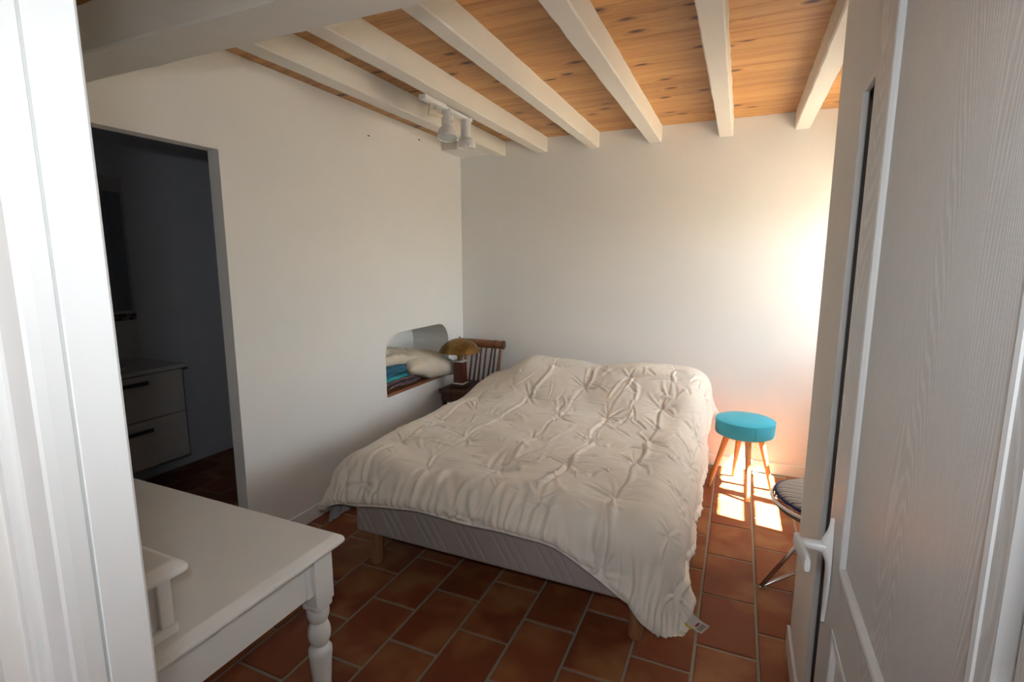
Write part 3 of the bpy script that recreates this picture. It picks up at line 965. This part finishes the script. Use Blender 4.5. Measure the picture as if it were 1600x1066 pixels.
    # gathers of the hanging foot end and of the right side
    for k in range(46):
        x = u[0] + 0.03 + (u[-1] - u[0] - 0.06) * (k + r_.uniform(.1, .9)) / 46
        j = int((x - u[0]) / du_step); j = min(max(j, 0), NU - 1)
        crease(x, V[j, 0] + 0.005, PI / 2 + r_.uniform(-.25, .25), r_.uniform(0.13, 0.40), r_.uniform(0.010, 0.019), r_.choice((1, 1, -1)) * r_.uniform(0.004, 0.0105), r_.uniform(-.3, .3))
    for k in range(30):
        y = iy0 - 0.1 + 1.9 * (k + r_.random()) / 30
        if k % 2: crease(u[-1] - 0.01, y, PI + r_.uniform(-.5, .5), r_.uniform(0.15, 0.40), r_.uniform(0.016, 0.030), r_.choice((1, -1)) * r_.uniform(0.002, 0.006), r_.uniform(-.4, .4))
        crease(u[0] + 0.01, y, r_.uniform(-.3, .3), r_.uniform(0.12, 0.30), r_.uniform(0.010, 0.018), r_.choice((1, -1)) * r_.uniform(0.003, 0.008), r_.uniform(-.3, .3))
    D += 0.0035 * fbm(U * 6, V * 6, 71, 3)
    D *= 0.15 + 0.85 * fade
    # bound hem: a puffed edge with a stitched line and small puckers
    hp = np.where((V - V[:, :1]) < np.minimum(U - u[0], u[-1] - U), U, V)
    D += 0.013 * np.exp(-((hemd - 0.040) / 0.030) ** 2) - 0.004 * np.exp(-((hemd - 0.013) / 0.004) ** 2) + 0.0013 * np.sin(2 * PI * hp / 0.06 + 3 * fbm(hp * 4, hp * 0, 33, 2)) * np.exp(-((hemd - 0.02) / 0.02) ** 2)
    P = P + N * D[..., None]
    P[..., 2] = np.maximum(P[..., 2], 0.02)
    P[..., 1] = np.minimum(P[..., 1], YB - 0.022)
    idx = np.arange(NU * NV).reshape(NU, NV)
    F = np.stack([idx[:-1, :-1], idx[1:, :-1], idx[1:, 1:], idx[:-1, 1:]], -1).reshape(-1, 4)
    thick = 0.030 * (1 - np.exp(-(hemd / 0.025) ** 2)) + 0.003
    Q = P - N * thick[..., None]
    Q[..., 2] = np.maximum(Q[..., 2], 0.016)
    off = NU * NV
    rim = []
    loop = list(idx[:, 0]) + list(idx[-1, 1:]) + list(idx[-2::-1, -1]) + list(idx[0, -2:0:-1])
    for a, b in zip(loop, loop[1:] + loop[:1]): rim.append((b, a, a + off, b + off))
    allv = np.concatenate([P.reshape(-1, 3), Q.reshape(-1, 3)]); allf = np.concatenate([F, F[:, ::-1] + off, np.array(rim)])
    o0 = np.array([-1.0, 2.9, 0.0])
    me = bpy.data.meshes.new('duvet')
    me.vertices.add(len(allv)); me.vertices.foreach_set('co', (allv - o0).astype(np.float32).ravel())
    me.loops.add(allf.size); me.loops.foreach_set('vertex_index', allf.astype(np.int32).ravel())
    me.polygons.add(len(allf)); me.polygons.foreach_set('loop_start', np.arange(0, allf.size, 4, dtype=np.int32))
    me.polygons.foreach_set('use_smooth', np.ones(len(allf), dtype=bool))
    me.update(calc_edges=True); me.validate()
    me.materials.append(M['duvet'])
    o = bpy.data.objects.new('duvet', me); COL.objects.link(o); o.location = o0
    tag(o, 'rumpled cream tufted duvet spread over the whole bed', 'duvet')
    return o
duvet = make_duvet()
# care label sewn to the foot corner
c = Vector((-0.072, 1.80, 0.285))
def lab_pt(s, t, d=0.0):
    e1 = Vector((0.80, 0.1, -0.50)).normalized()   # along the label
    e2 = Vector((-0.55, 0.05, -0.83)).normalized()
    nn = e1.cross(e2).normalized()
    if nn.y > 0: nn = -nn
    return c + e1 * s + e2 * t + nn * (d + 0.004 * math.sin(s * 60))
def lab_patch(s0, s1, t0, t1, d):
    b = BM()
    n = 6
    gridmesh(b, [[lab_pt(s0 + (s1 - s0) * i / n, t0 + (t1 - t0) * j / 3, d) for j in range(4)] for i in range(n + 1)])
    ext = bmesh.ops.solidify(b, geom=b.faces[:], thickness=0.0006)
    return b
lab = obj('care_label', lab_patch(-0.005, 0.062, 0.0, 0.05, 0), M['tagcloth'], duvet, smooth=False)
bi = BM()
for k in range(9):
    tb = lab_patch(0.034, 0.054, 0.008 + 0.0038 * k, 0.008 + 0.0038 * k + (0.0022 if k % 3 else 0.0013), 0.0012)
    me_ = bpy.data.meshes.new('tmp'); tb.to_mesh(me_); tb.free(); bi.from_mesh(me_); bpy.data.meshes.remove(me_)
obj('printed_bars', bi, M['ink'], lab, origin=world_loc(lab))
obj('printed_mark', lab_patch(0.022, 0.030, 0.012, 0.034, 0.0012), M['redink'], lab, origin=world_loc(lab))
obj('label_edge', lab_patch(-0.004, 0.024, 0.050, 0.058, 0), M['yellow'], lab, origin=world_loc(lab))

# loose sheet hanging below the duvet at the left foot corner
def sheet_strip():
    b = BM()
    path = [(-1.728, 1.985), (-1.80, 1.945), (-1.875, 1.925), (-1.925, 1.95), (-1.935, 2.04), (-1.915, 2.2), (-1.90, 2.45)]
    zb = [0.315, 0.265, 0.205, 0.17, 0.16, 0.18, 0.24]
    rows = []
    for i in range(73):
        t = i / 72 * 6
        k = min(int(t), 5); f = t - k
        f = f * f * (3 - 2 * f) * 0.5 + f * 0.5
        x = path[k][0] + (path[k + 1][0] - path[k][0]) * f
        y = path[k][1] + (path[k + 1][1] - path[k][1]) * f
        z1 = zb[k] + (zb[k + 1] - zb[k]) * f
        row = []
        for j in range(14):
            s_ = j / 13
            w = 0.010 * math.sin(t * 9 + 2.5 * s_) * (0.3 + s_) + 0.006 * math.sin(t * 23 - 4 * s_) * s_
            row.append((x + (0.02 - 0.02 * s_) - w * 0.3, y + 0.02 * (1 - s_) - w, 0.37 + (z1 - 0.37) * s_))
        rows.append(row)
    gridmesh(b, rows)
    bmesh.ops.solidify(b, geom=b.faces[:], thickness=0.002)
    return b
tag(obj('bed_sheet', sheet_strip(), M['sheet'], smooth=True), 'white sheet hanging below the duvet at the left foot corner', 'sheet')

# ------------------------------------------------------------------ white desk with gallery
TX0, TX1, TY0, TY1, TZ = -2.20, -1.067, 0.345, 1.150, 0.72
desk = empty('writing_desk', (-1.6, 0.8, 0), 'white painted desk with turned legs and a raised back gallery', 'desk')
def ogee_top(x0, x1, y0, y1, z1, th_, ov=0.0):
    b = BM()
    prof = [(0.030, 0), (0.024, -0.0005), (0.021, -0.003), (0.0135, -0.0075), (0.006, -0.0125), (0.0015, -0.0165), (0.0, -0.020), (0.0, -0.026), (0.004, -th_), (0.04, -th_)]
    rings = []
    for ins, dz in prof:
        rad = max(0.002, 0.022 - ins * 0.5)
        ring = []
        for (cx, cy, a0) in ((x1 - ins - rad, y1 - ins - rad, 0), (x0 + ins + rad, y1 - ins - rad, PI / 2), (x0 + ins + rad, y0 + ins + rad, PI), (x1 - ins - rad, y0 + ins + rad, 1.5 * PI)):
            for k in range(5):
                a = a0 + PI / 2 * k / 4
                ring.append(b.verts.new((cx + rad * math.cos(a), cy + rad * math.sin(a), z1 + dz)))
        rings.append(ring)
    n = len(rings[0])
    for r0, r1 in zip(rings, rings[1:]):
        for k in range(n): b.faces.new((r0[k], r0[(k + 1) % n], r1[(k + 1) % n], r1[k]))
    b.faces.new(rings[0]); b.faces.new(rings[-1])
    return b
obj('desk_top', ogee_top(TX0, TX1, TY0, TY1, TZ, 0.030), M['desk'], desk, auto=50)
for (x, y) in ((-1.135, 1.078), (-1.135, 0.415), (-2.13, 1.078), (-2.13, 0.415)):
    lb = BM()
    s = 0.036
    box(lb, x - s, x + s, y - s, y + s, 0.515, TZ - 0.030, 0.005, 2)
    # the block is rounded off towards the turning
    box(lb, x - s * 0.97, x + s * 0.97, y - s * 0.97, y + s * 0.97, 0.49, 0.53, 0.016, 3)
    lathe(lb, [(0.0, 0.0), (0.020, 0.0), (0.026, 0.015), (0.022, 0.05), (0.018, 0.06), (0.026, 0.075), (0.0265, 0.09), (0.020, 0.105), (0.024, 0.16), (0.029, 0.25), (0.0335, 0.315), (0.036, 0.335), (0.0355, 0.348), (0.030, 0.356), (0.024, 0.360),
               (0.022, 0.364), (0.027, 0.371), (0.033, 0.388), (0.035, 0.405), (0.033, 0.422), (0.028, 0.437), (0.025, 0.443), (0.0245, 0.446), (0.030, 0.454), (0.034, 0.468), (0.0345, 0.480), (0.033, 0.492), (0.0, 0.495)], (x, y, 0), 28)
    obj('leg', lb, M['desk'], desk, auto=45)
ax_ = TX1 - 0.046
ap = BM()
box(ap, ax_ - 0.018, ax_, 0.451, 1.042, 0.556, TZ - 0.031, 0.002, 1)
obj('apron', ap, M['desk'], desk)
obj('apron_bead', box(BM(), ax_ - 0.002, ax_ + 0.005, 1.018, 1.042, 0.556, TZ - 0.031, 0.002, 1), M['desk'], desk)
obj('apron', box(BM(), -2.10, -1.165, TY1 - 0.060, TY1 - 0.042, 0.556, TZ - 0.031, 0.002, 1), M['desk'], desk)
obj('apron', box(BM(), -2.10, -1.165, TY0 + 0.042, TY0 + 0.060, 0.556, TZ - 0.031, 0.002, 1), M['desk'], desk)
obj('apron', box(BM(), -2.155, -2.137, 0.451, 1.042, 0.556, TZ - 0.031, 0.002, 1), M['desk'], desk)
# gallery with framed end panel
GX1, GY0, GY1, GZ = -1.118, 0.355, 0.650, 0.895
gal = obj('gallery', box(BM(), TX0 + 0.03, GX1 - 0.010, GY0, GY1, TZ, GZ - 0.024, 0.001, 1), M['desk'], desk)
go = world_loc(gal)
obj('stile', box(BM(), GX1 - 0.012, GX1, GY1 - 0.030, GY1, TZ + 0.02, GZ - 0.024, 0.002, 1), M['desk'], gal, origin=go)
obj('stile', box(BM(), GX1 - 0.012, GX1, GY0, GY0 + 0.030, TZ + 0.02, GZ - 0.024, 0.002, 1), M['desk'], gal, origin=go)
obj('rail', box(BM(), GX1 - 0.012, GX1 + 0.006, GY0, GY1 + 0.006, TZ, TZ + 0.024, 0.003, 1), M['desk'], gal, origin=go)
obj('gallery_top', ogee_top(TX0 + 0.01, GX1 + 0.030, GY0 - 0.003, GY1 + 0.032, GZ, 0.024), M['desk'], gal, origin=go, auto=50)
for k in range(3):
    x0 = TX0 + 0.06 + k * 0.335
    dr = obj('drawer_front', box(BM(), x0, x0 + 0.315, GY1, GY1 + 0.008, TZ + 0.028, GZ - 0.034, 0.002, 1), M['desk'], gal, origin=go)
    obj('drawer_knob', lathe(BM(), [(0.006, 0), (0.006, 0.01), (0.012, 0.016), (0.010, 0.024), (0, 0.026)], (x0 + 0.157, GY1 + 0.008, TZ + 0.085), 16, aim((0, 1, 0))), M['desk'], gal, origin=go, smooth=True)

# ------------------------------------------------------------------ bedside chair, lamp
CH = Vector((-2.01, 3.76, 0))
chair = empty('bedside_chair', CH, 'dark wooden spindle-back chair used as bedside table in the corner', 'chair')
SZ = 0.515
obj('seat', box(BM(), -2.205, -1.82, 3.50, 3.90, SZ - 0.035, SZ, 0.008, 2), M['darkwood'], chair)
obj('seat_rail', box(BM(), -2.19, -1.835, 3.515, 3.535, SZ - 0.10, SZ - 0.035, 0.002, 1), M['darkwood'], chair)
obj('seat_rail', box(BM(), -2.19, -2.17, 3.535, 3.88, SZ - 0.10, SZ - 0.035, 0.002, 1), M['darkwood'], chair)
obj('seat_rail', box(BM(), -1.855, -1.835, 3.535, 3.88, SZ - 0.10, SZ - 0.035, 0.002, 1), M['darkwood'], chair)
for (x, y) in ((-2.17, 3.53), (-1.855, 3.53), (-2.17, 3.87), (-1.855, 3.87)):
    obj('leg', rod(BM(), (x, y, 0), (x, y, SZ - 0.034), 0.014, 0.020), M['darkwood'], chair, auto=40)
zt = 0.835
for x in (-2.18, -1.862):
    obj('back_post', rod(BM(), (x + (0.03 if x > -2 else -0.0) - 0.03 * (x > -2), 3.885, SZ - 0.01), (x + 0.012 * (1 if x > -2 else -1), 3.955, zt - 0.02), 0.016, 0.013), M['cane'], chair, auto=40)
rl = BM()
rod(rl, (-2.225, 3.96, zt), (-1.825, 3.96, zt), 0.037, 0.035, 22)
obj('top_rail', rl, M['cane'], chair, auto=40)
for x in (-2.226, -1.90, -1.826):
    obj('rail_ring', lathe(BM(), [(0.034, -0.004), (0.0385, -0.002), (0.0385, 0.002), (0.034, 0.004)], (x, 3.96, zt), 22, aim((1, 0, 0))), M['darkwood'], chair, smooth=True)
for i in range(6):
    x = -2.125 + 0.044 * i
    xo = [0.0, 0.004, -0.004, 0.0, 0.012, -0.002][i]
    obj('spindle', rod(BM(), (x - 0.004, 3.885, SZ - 0.005), (x + xo + 0.004, 3.955, zt - 0.03), 0.0095, 0.0085, 10), M['redwood'], chair, auto=40)

LC = Vector((-2.085, 3.655, SZ + 0.001))
lamp = empty('table_lamp', LC, 'mushroom table lamp with brass dome shade on the dark chair', 'lamp')
z = LC.z
obj('base_plate', box(BM(), LC.x - 0.062, LC.x + 0.062, LC.y - 0.062, LC.y + 0.062, z, z + 0.022, 0.006, 2), M['darkwood'], lamp)
col = BM()
b0, b1 = 0.043, 0.040
for (h0, w0, h1, w1) in ((0.034, b0, 0.206, b1),):
    vs = []
    for hh, ww in ((h0, w0), (h1, w1)):
        vs.append([col.verts.new((LC.x + sx * ww, LC.y + sy * ww, z + hh)) for sx, sy in ((-1, -1), (1, -1), (1, 1), (-1, 1))])
    col.faces.new(vs[0]); col.faces.new(vs[1])
    for k in range(4): col.faces.new((vs[0][k], vs[0][(k + 1) % 4], vs[1][(k + 1) % 4], vs[1][k]))
bmesh.ops.bevel(col, geom=[e for e in col.edges], offset=0.003, segments=1, affect='EDGES')
obj('column', col, M['redwood'], lamp)
def beads(zz, w, name):
    bb = BM()
    for side in range(4):
        for k in range(7):
            t = -1 + 2 * k / 7
            p = [(t * w, -w), (w, t * w), (-t * w, w), (-w, -t * w)][side]
            bmesh.ops.create_icosphere(bb, subdivisions=1, radius=0.0078, matrix=Matrix.Translation((LC.x + p[0], LC.y + p[1], zz)))
    box(bb, LC.x - w, LC.x + w, LC.y - w, LC.y + w, zz - 0.005, zz + 0.005)
    obj(name, bb, M['bead'], lamp, smooth=True)
beads(z + 0.028, 0.045, 'bead_ring'); beads(z + 0.214, 0.043, 'bead_ring')
obj('socket', lathe(BM(), [(0.018, 0), (0.022, 0.004), (0.020, 0.02), (0.027, 0.05), (0.030, 0.075), (0.026, 0.078), (0, 0.078)], (LC.x, LC.y, z + 0.218), 24), M['brass'], lamp, smooth=True)
dome = []
R_, Hh, zd = 0.172, 0.108, z + 0.297
rho = (R_ * R_ + Hh * Hh) / (2 * Hh)
a_max = math.asin(R_ / rho)
for k in range(17):
    a = a_max * (1 - k / 16)
    dome.append((rho * math.sin(a), zd - z + Hh - rho * (1 - math.cos(a))))
dome = [(R_ - 0.004, zd - z - 0.001), (R_ + 0.002, zd - z - 0.003)] + dome
inner = [(max(0, r0 - 0.003), h0 - 0.003) for r0, h0 in dome[2:]][::-1]
sh = lathe(BM(), inner + dome, (LC.x, LC.y, z), 48, cap=False)
shade = obj('lamp_shade', sh, M['brass'], lamp, auto=50)
obj('finial', lathe(BM(), [(0.004, 0), (0.004, 0.006), (0.007, 0.009), (0.005, 0.014), (0, 0.016)], (LC.x, LC.y, zd + Hh - 0.001), 14), M['darkwood'], lamp, smooth=True)
obj('shade_stem', rod(BM(), (LC.x, LC.y, z + 0.284), (LC.x, LC.y, zd + Hh - 0.002), 0.004), M['brass'], lamp)

# ------------------------------------------------------------------ niche contents
def cushion(c, ex, ey, ez, a, b_, t, n=26, seed=0, crumple=0.01):
    """pillow with pinched corners in the frame ex,ey,ez"""
    bm = BM()
    ex, ey, ez = Vector(ex).normalized(), Vector(ey).normalized(), Vector(ez).normalized()
    def surf(sgn):
        rows = []
        for i in range(n + 1):
            row = []
            for j in range(n + 1):
                p, q = -1 + 2 * i / n, -1 + 2 * j / n
                k = (max(0, 1 - p ** 2) * max(0, 1 - q ** 2)) ** 0.42
                pin = 1 - 0.09 * (1 - abs(q)) * abs(p) ** 4 ; pin2 = 1 - 0.09 * (1 - abs(p)) * abs(q) ** 4
                nz = float(fbm(np.array([p * 2.2 + seed]), np.array([q * 2.2 + sgn]), seed, 3)[0])
                h = sgn * t * k + crumple * nz * k
                row.append(Vector(c) + ex * (a * p * pin) + ey * (b_ * q * pin2) + ez * h)
            rows.append(row)
        return rows
    gridmesh(bm, surf(1)); gridmesh(bm, surf(-1))
    bmesh.ops.remove_doubles(bm, verts=bm.verts, dist=1e-4)
    return bm
pil = obj('pillow', cushion((-2.355, 3.515, 0.720), (0.22, 0.95, -0.16), (1, -0.22, -0.25), (0.25, 0.17, 1), 0.31, 0.19, 0.098, seed=4, crumple=0.016), M['pillow'], smooth=True)
tag(pil, 'ecru pillow poking out of the wall niche', 'pillow')
pil2 = obj('pillow', cushion((-2.46, 3.17, 0.818), (0.15, 0.95, 0.0), (1, -0.15, -0.15), (0.15, 0.0, 1), 0.21, 0.15, 0.058, seed=9, crumple=0.02), M['pillow'], smooth=True)
tag(pil2, 'crumpled ecru pillow end at the back of the niche', 'pillow')
def folded(c, lx, ly, h, layers, seed, amp=0.012, n=24):
    """a folded cloth: stacked rounded layers with sagging, wavy edges"""
    bm = BM()
    r = random.Random(seed)
    for k in range(layers):
        th_ = h / layers
        zc = c[2] + th_ * (k + 0.5)
        sx, sy = lx * r.uniform(0.9, 1.0), ly * r.uniform(0.88, 1.0)
        ox, oy = r.uniform(-.012, .012), r.uniform(-.015, .015)
        top, bot = [], []
        for i in range(n + 1):
            rt, rb = [], []
            for j in range(n + 1):
                p, q = -1 + 2 * i / n, -1 + 2 * j / n
                e = (max(0, 1 - p ** 6) * max(0, 1 - q ** 6)) ** 0.5
                nz = float(fbm(np.array([p * 2.0 + 3 * k]), np.array([q * 2.0 + seed]), seed, 3)[0])
                z_ = zc + amp * nz + (-0.25 * h * max(0, abs(q) - 0.55) if k else 0)
                X_ = c[0] + ox + sx * p * (1 + 0.04 * nz); Y_ = c[1] + oy + sy * q * (1 + 0.05 * nz)
                rt.append((X_, Y_, z_ + th_ * 0.52 * e)); rb.append((X_, Y_, z_ - th_ * 0.52 * e))
            top.append(rt); bot.append(rb)
        gridmesh(bm, top); gridmesh(bm, bot)
    bmesh.ops.remove_doubles(bm, verts=bm.verts, dist=2e-4)
    zmin = min(v.co.z for v in bm.verts)
    for v in bm.verts: v.co.z += c[2] - zmin
    return bm
tag(obj('folded_cloth', folded((-2.395, 3.145, NZ0 + 0.019), 0.112, 0.215, 0.064, 2, 5), M['print'], smooth=True), 'dark patterned cloth folded at the bottom of the niche pile', 'cloth')
tag(obj('folded_cloth', folded((-2.392, 3.12, NZ0 + 0.084), 0.108, 0.170, 0.032, 1, 8, 0.008), M['blanket_teal'], smooth=True), 'teal cloth folded in the middle of the niche pile', 'cloth')
tag(obj('folded_cloth', folded((-2.40, 3.145, NZ0 + 0.118), 0.114, 0.215, 0.058, 2, 12, 0.014), M['blanket_blue'], smooth=True), 'slate blue cloth folded on top of the niche pile', 'cloth')

# ------------------------------------------------------------------ blue stool
SC = Vector((0.093, 3.69, 0))
stool = empty('stool', SC, 'round turquoise padded stool on four splayed wooden legs', 'stool')
obj('seat', lathe(BM(), [(0.0, 0.396), (0.175, 0.396), (0.183, 0.400), (0.186, 0.408), (0.186, 0.484), (0.184, 0.492), (0.176, 0.498), (0.10, 0.503), (0.0, 0.505)], (SC.x, SC.y, 0), 64), M['stoolfabric'], stool, auto=45)
obj('seat_seam', tube(BM(), [(SC.x + 0.1845 * math.cos(a), SC.y + 0.1845 * math.sin(a), 0.4915) for a in [2 * PI * k / 64 for k in range(64)]], 0.0022, 6, True), M['stoolfabric'], stool, smooth=True)
a = math.atan2(3.52 - 3.69, 0.155 - 0.093)
obj('side_seam', rod(BM(), (SC.x + 0.1862 * math.cos(a), SC.y + 0.1862 * math.sin(a), 0.405), (SC.x + 0.1862 * math.cos(a), SC.y + 0.1862 * math.sin(a), 0.488), 0.0016, n=6), M['stoolpipe'], stool)
for (fx, fy) in ((-0.109, 3.652), (0.045, 3.895), (0.138, 3.485), (0.288, 3.735)):
    tx, ty = SC.x + (fx - SC.x) * 0.50, SC.y + (fy - SC.y) * 0.50
    obj('leg', rod(BM(), (fx, fy, 0.001), (tx, ty, 0.397), 0.0125, 0.0205, 18), M['lightwood'], stool, auto=40)
obj('seat_board', lathe(BM(), [(0.0, 0.384), (0.150, 0.384), (0.150, 0.396), (0.0, 0.396)], (SC.x, SC.y, 0), 40), M['lightwood'], stool, auto=40)

# ------------------------------------------------------------------ wire chair
WC = Vector((0.555, 2.685, 0))
wch = empty('wire_chair', WC, 'wire basket chair with chrome rim half hidden behind the partition', 'chair')
def rim_pt(a, s=1.0, dz=0.0):
    x = WC.x + 0.345 * s * math.cos(a); y = WC.y + 0.30 * s * math.sin(a)
    rise = 0.30 * max(0, (math.cos(a) * s - 0.1) / 0.9) ** 1.6
    return Vector((x, y, 0.418 + rise + dz))
def bowl_pt(u_, v_):
    rr = math.hypot(u_, v_); a = math.atan2(v_, u_)
    return rim_pt(a, rr, 0) + Vector((0, 0, -0.075 * (1 - rr ** 2)))
obj('rim', tube(BM(), [rim_pt(2 * PI * k / 72) for k in range(72)], 0.0085, 10, True), M['chrome'], wch, smooth=True)
obj('lower_rim', tube(BM(), [rim_pt(2 * PI * k / 72, 0.965, -0.022) for k in range(72)], 0.0045, 8, True), M['dark'], wch, smooth=True)
for ax2 in range(2):
    for k in range(-8, 9):
        q = k * 0.115
        if abs(q) > 0.97: continue
        lim = math.sqrt(1 - q * q)
        pts = []
        for i in range(17):
            s = -lim + 2 * lim * i / 16
            pts.append(bowl_pt(s, q) if ax2 == 0 else bowl_pt(q, s))
        obj('wire', tube(BM(), pts, 0.0022, 5), M['dark'], wch, smooth=True)
for sgn in (-1, 1):
    F_ = Vector((0.182, 2.531, 0.011)) if sgn < 0 else Vector((0.86, 2.86, 0.011))
    T1 = Vector((0.42, 2.605, 0.385)) if sgn < 0 else Vector((0.66, 2.77, 0.385))
    T2 = Vector((0.74, 3.08, 0.085)) if sgn < 0 else Vector((0.35, 2.33, 0.085))
    obj('leg', rod(BM(), F_, T1, 0.0095), M['chrome'], wch, smooth=True)
    obj('leg_brace', rod(BM(), F_, T2, 0.0085), M['chrome'], wch, smooth=True)
    obj('leg_foot', lathe(BM(), [(0.0, -0.0105), (0.006, -0.0095), (0.0098, -0.004), (0.0102, 0.001), (0.0085, 0.006), (0, 0.0105)], F_, 14), M['chrome'], wch, smooth=True)
    if sgn < 0:
        obj('leg', rod(BM(), Vector((0.74, 3.08, 0.0)), (0.60, 2.80, 0.385), 0.0095), M['chrome'], wch)
    else:
        obj('leg', rod(BM(), Vector((0.35, 2.33, 0.0)), (0.47, 2.55, 0.385), 0.0095), M['chrome'], wch)
cu = BM()
N1 = 90
rows = []
for sgn in (1, -1):
    rows = []
    for i in range(25):
        rr = i / 24
        row = []
        for k in range(N1 + 1):
            a = 2 * PI * k / N1
            p = bowl_pt(0.95 * rr * math.cos(a), 0.76 * rr * math.sin(a) + 0.12)
            hgt = 0.064 * (1 - rr ** 2.6) ** 0.6
            row.append(p + Vector((0, 0, 0.022 + (hgt if sgn > 0 else -0.012 * (1 - rr ** 4)))))
        rows.append(row)
    gridmesh(cu, rows)
bmesh.ops.remove_doubles(cu, verts=cu.verts, dist=1e-4)
cus = obj('seat_cushion', cu, M['stripe'], smooth=True)
tag(cus, 'grey striped seat cushion with navy piping in the wire chair', 'cushion')
obj('piping', tube(BM(), [bowl_pt(0.955 * math.cos(2 * PI * k / 60), 0.765 * math.sin(2 * PI * k / 60) + 0.12) + Vector((0, 0, 0.021)) for k in range(60)], 0.006, 8, True), M['navy'], cus, smooth=True)

# ------------------------------------------------------------------ spotlight track
tr = empty('spotlight_track', (-1.56, 2.68, ZJ - 0.03), 'white two-lamp spotlight rail screwed under the second joist', 'spotlight')
zr = ZJ - 0.007
rail = BM(); box(rail, -1.600, -1.556, 2.41, 2.93, zr - 0.024, zr, 0.003, 1)
obj('track_rail', rail, M['white_metal'], tr)
obj('rail_slot', box(BM(), -1.5555, -1.5545, 2.62, 2.90, zr - 0.007, zr - 0.004), M['dark'], tr)
def spot(cy, tilt, face):
    base = Vector((-1.578, cy, zr - 0.024))
    adapter = obj('adapter', lathe(BM(), [(0.022, 0), (0.022, -0.012), (0.012, -0.016), (0.010, -0.03), (0, -0.03)], base, 20), M['white_metal'], tr, smooth=True)
    d = Vector(tilt).normalized()
    Mx = aim(d)
    s0 = base + Vector((0.004, 0, -0.004))
    body = [(0.0, -0.020), (0.018, -0.018), (0.028, -0.010), (0.032, 0.002), (0.033, 0.088), (0.034, 0.093), (0.043, 0.099), (0.051, 0.110), (0.0555, 0.125), (0.057, 0.143), (0.0565, 0.152), (0.053, 0.152), (0.050, 0.137), (0.0, 0.131)]
    h = obj('spot_head', lathe(BM(), body, s0, 32, Mx, cap=False), M['white_metal'], tr, auto=45)
    obj('bulb', lathe(BM(), [(0.0495, 0.135), (0.0495, 0.146), (0.038, 0.1495), (0.0, 0.152)], s0, 28, Mx, cap=False), M['bulb'], h, origin=world_loc(h), smooth=True)
    return h, s0, d
h1, s1, d1 = spot(2.66, (0.10, -0.20, -1.0), True)
h2, s2, d2 = spot(2.875, (-0.06, 0.12, -1.0), False)
# two flat windows moulded in the first head's flank
side = Vector((1, -0.25, 0)).normalized()
for t in (0.022, 0.066):
    p = s1 + d1 * t
    sd = (side - d1 * side.dot(d1)).normalized()
    obj('head_vent', lathe(BM(), [(0.0, 0.0), (0.009, 0.0), (0.009, 0.0022), (0.0, 0.0022)], p + sd * 0.0315, 16, aim(sd)), M['bulb'], h1, origin=world_loc(h1))
tp = s2 + d2 * 0.142
obj('head_knob', lathe(BM(), [(0.010, 0), (0.010, 0.012), (0.006, 0.016), (0, 0.016)], tp + Vector((0.035, -0.035, 0.0)), 16, aim((0.6, -0.7, -0.1))), M['white_metal'], h2, origin=world_loc(h2), smooth=True)
ob = BM()
rod(ob, (-1.578, 2.50, zr - 0.022), (-1.578, 2.50, zr - 0.075), 0.012, 0.010)
rod(ob, (-1.592, 2.492, zr - 0.068), (-1.56, 2.52, zr - 0.068), 0.017, 0.017)
rod(ob, (-1.578, 2.50, zr - 0.070), (-1.575, 2.600, zr - 0.064), 0.010, 0.009)
obj('swivel_arm', ob, M['aged_plastic'], tr, auto=40)
obj('rail_screw', lathe(BM(), [(0.012, 0), (0.012, -0.006), (0, -0.007)], (-1.578, 2.56, zr - 0.024), 14), M['white_metal'], tr)
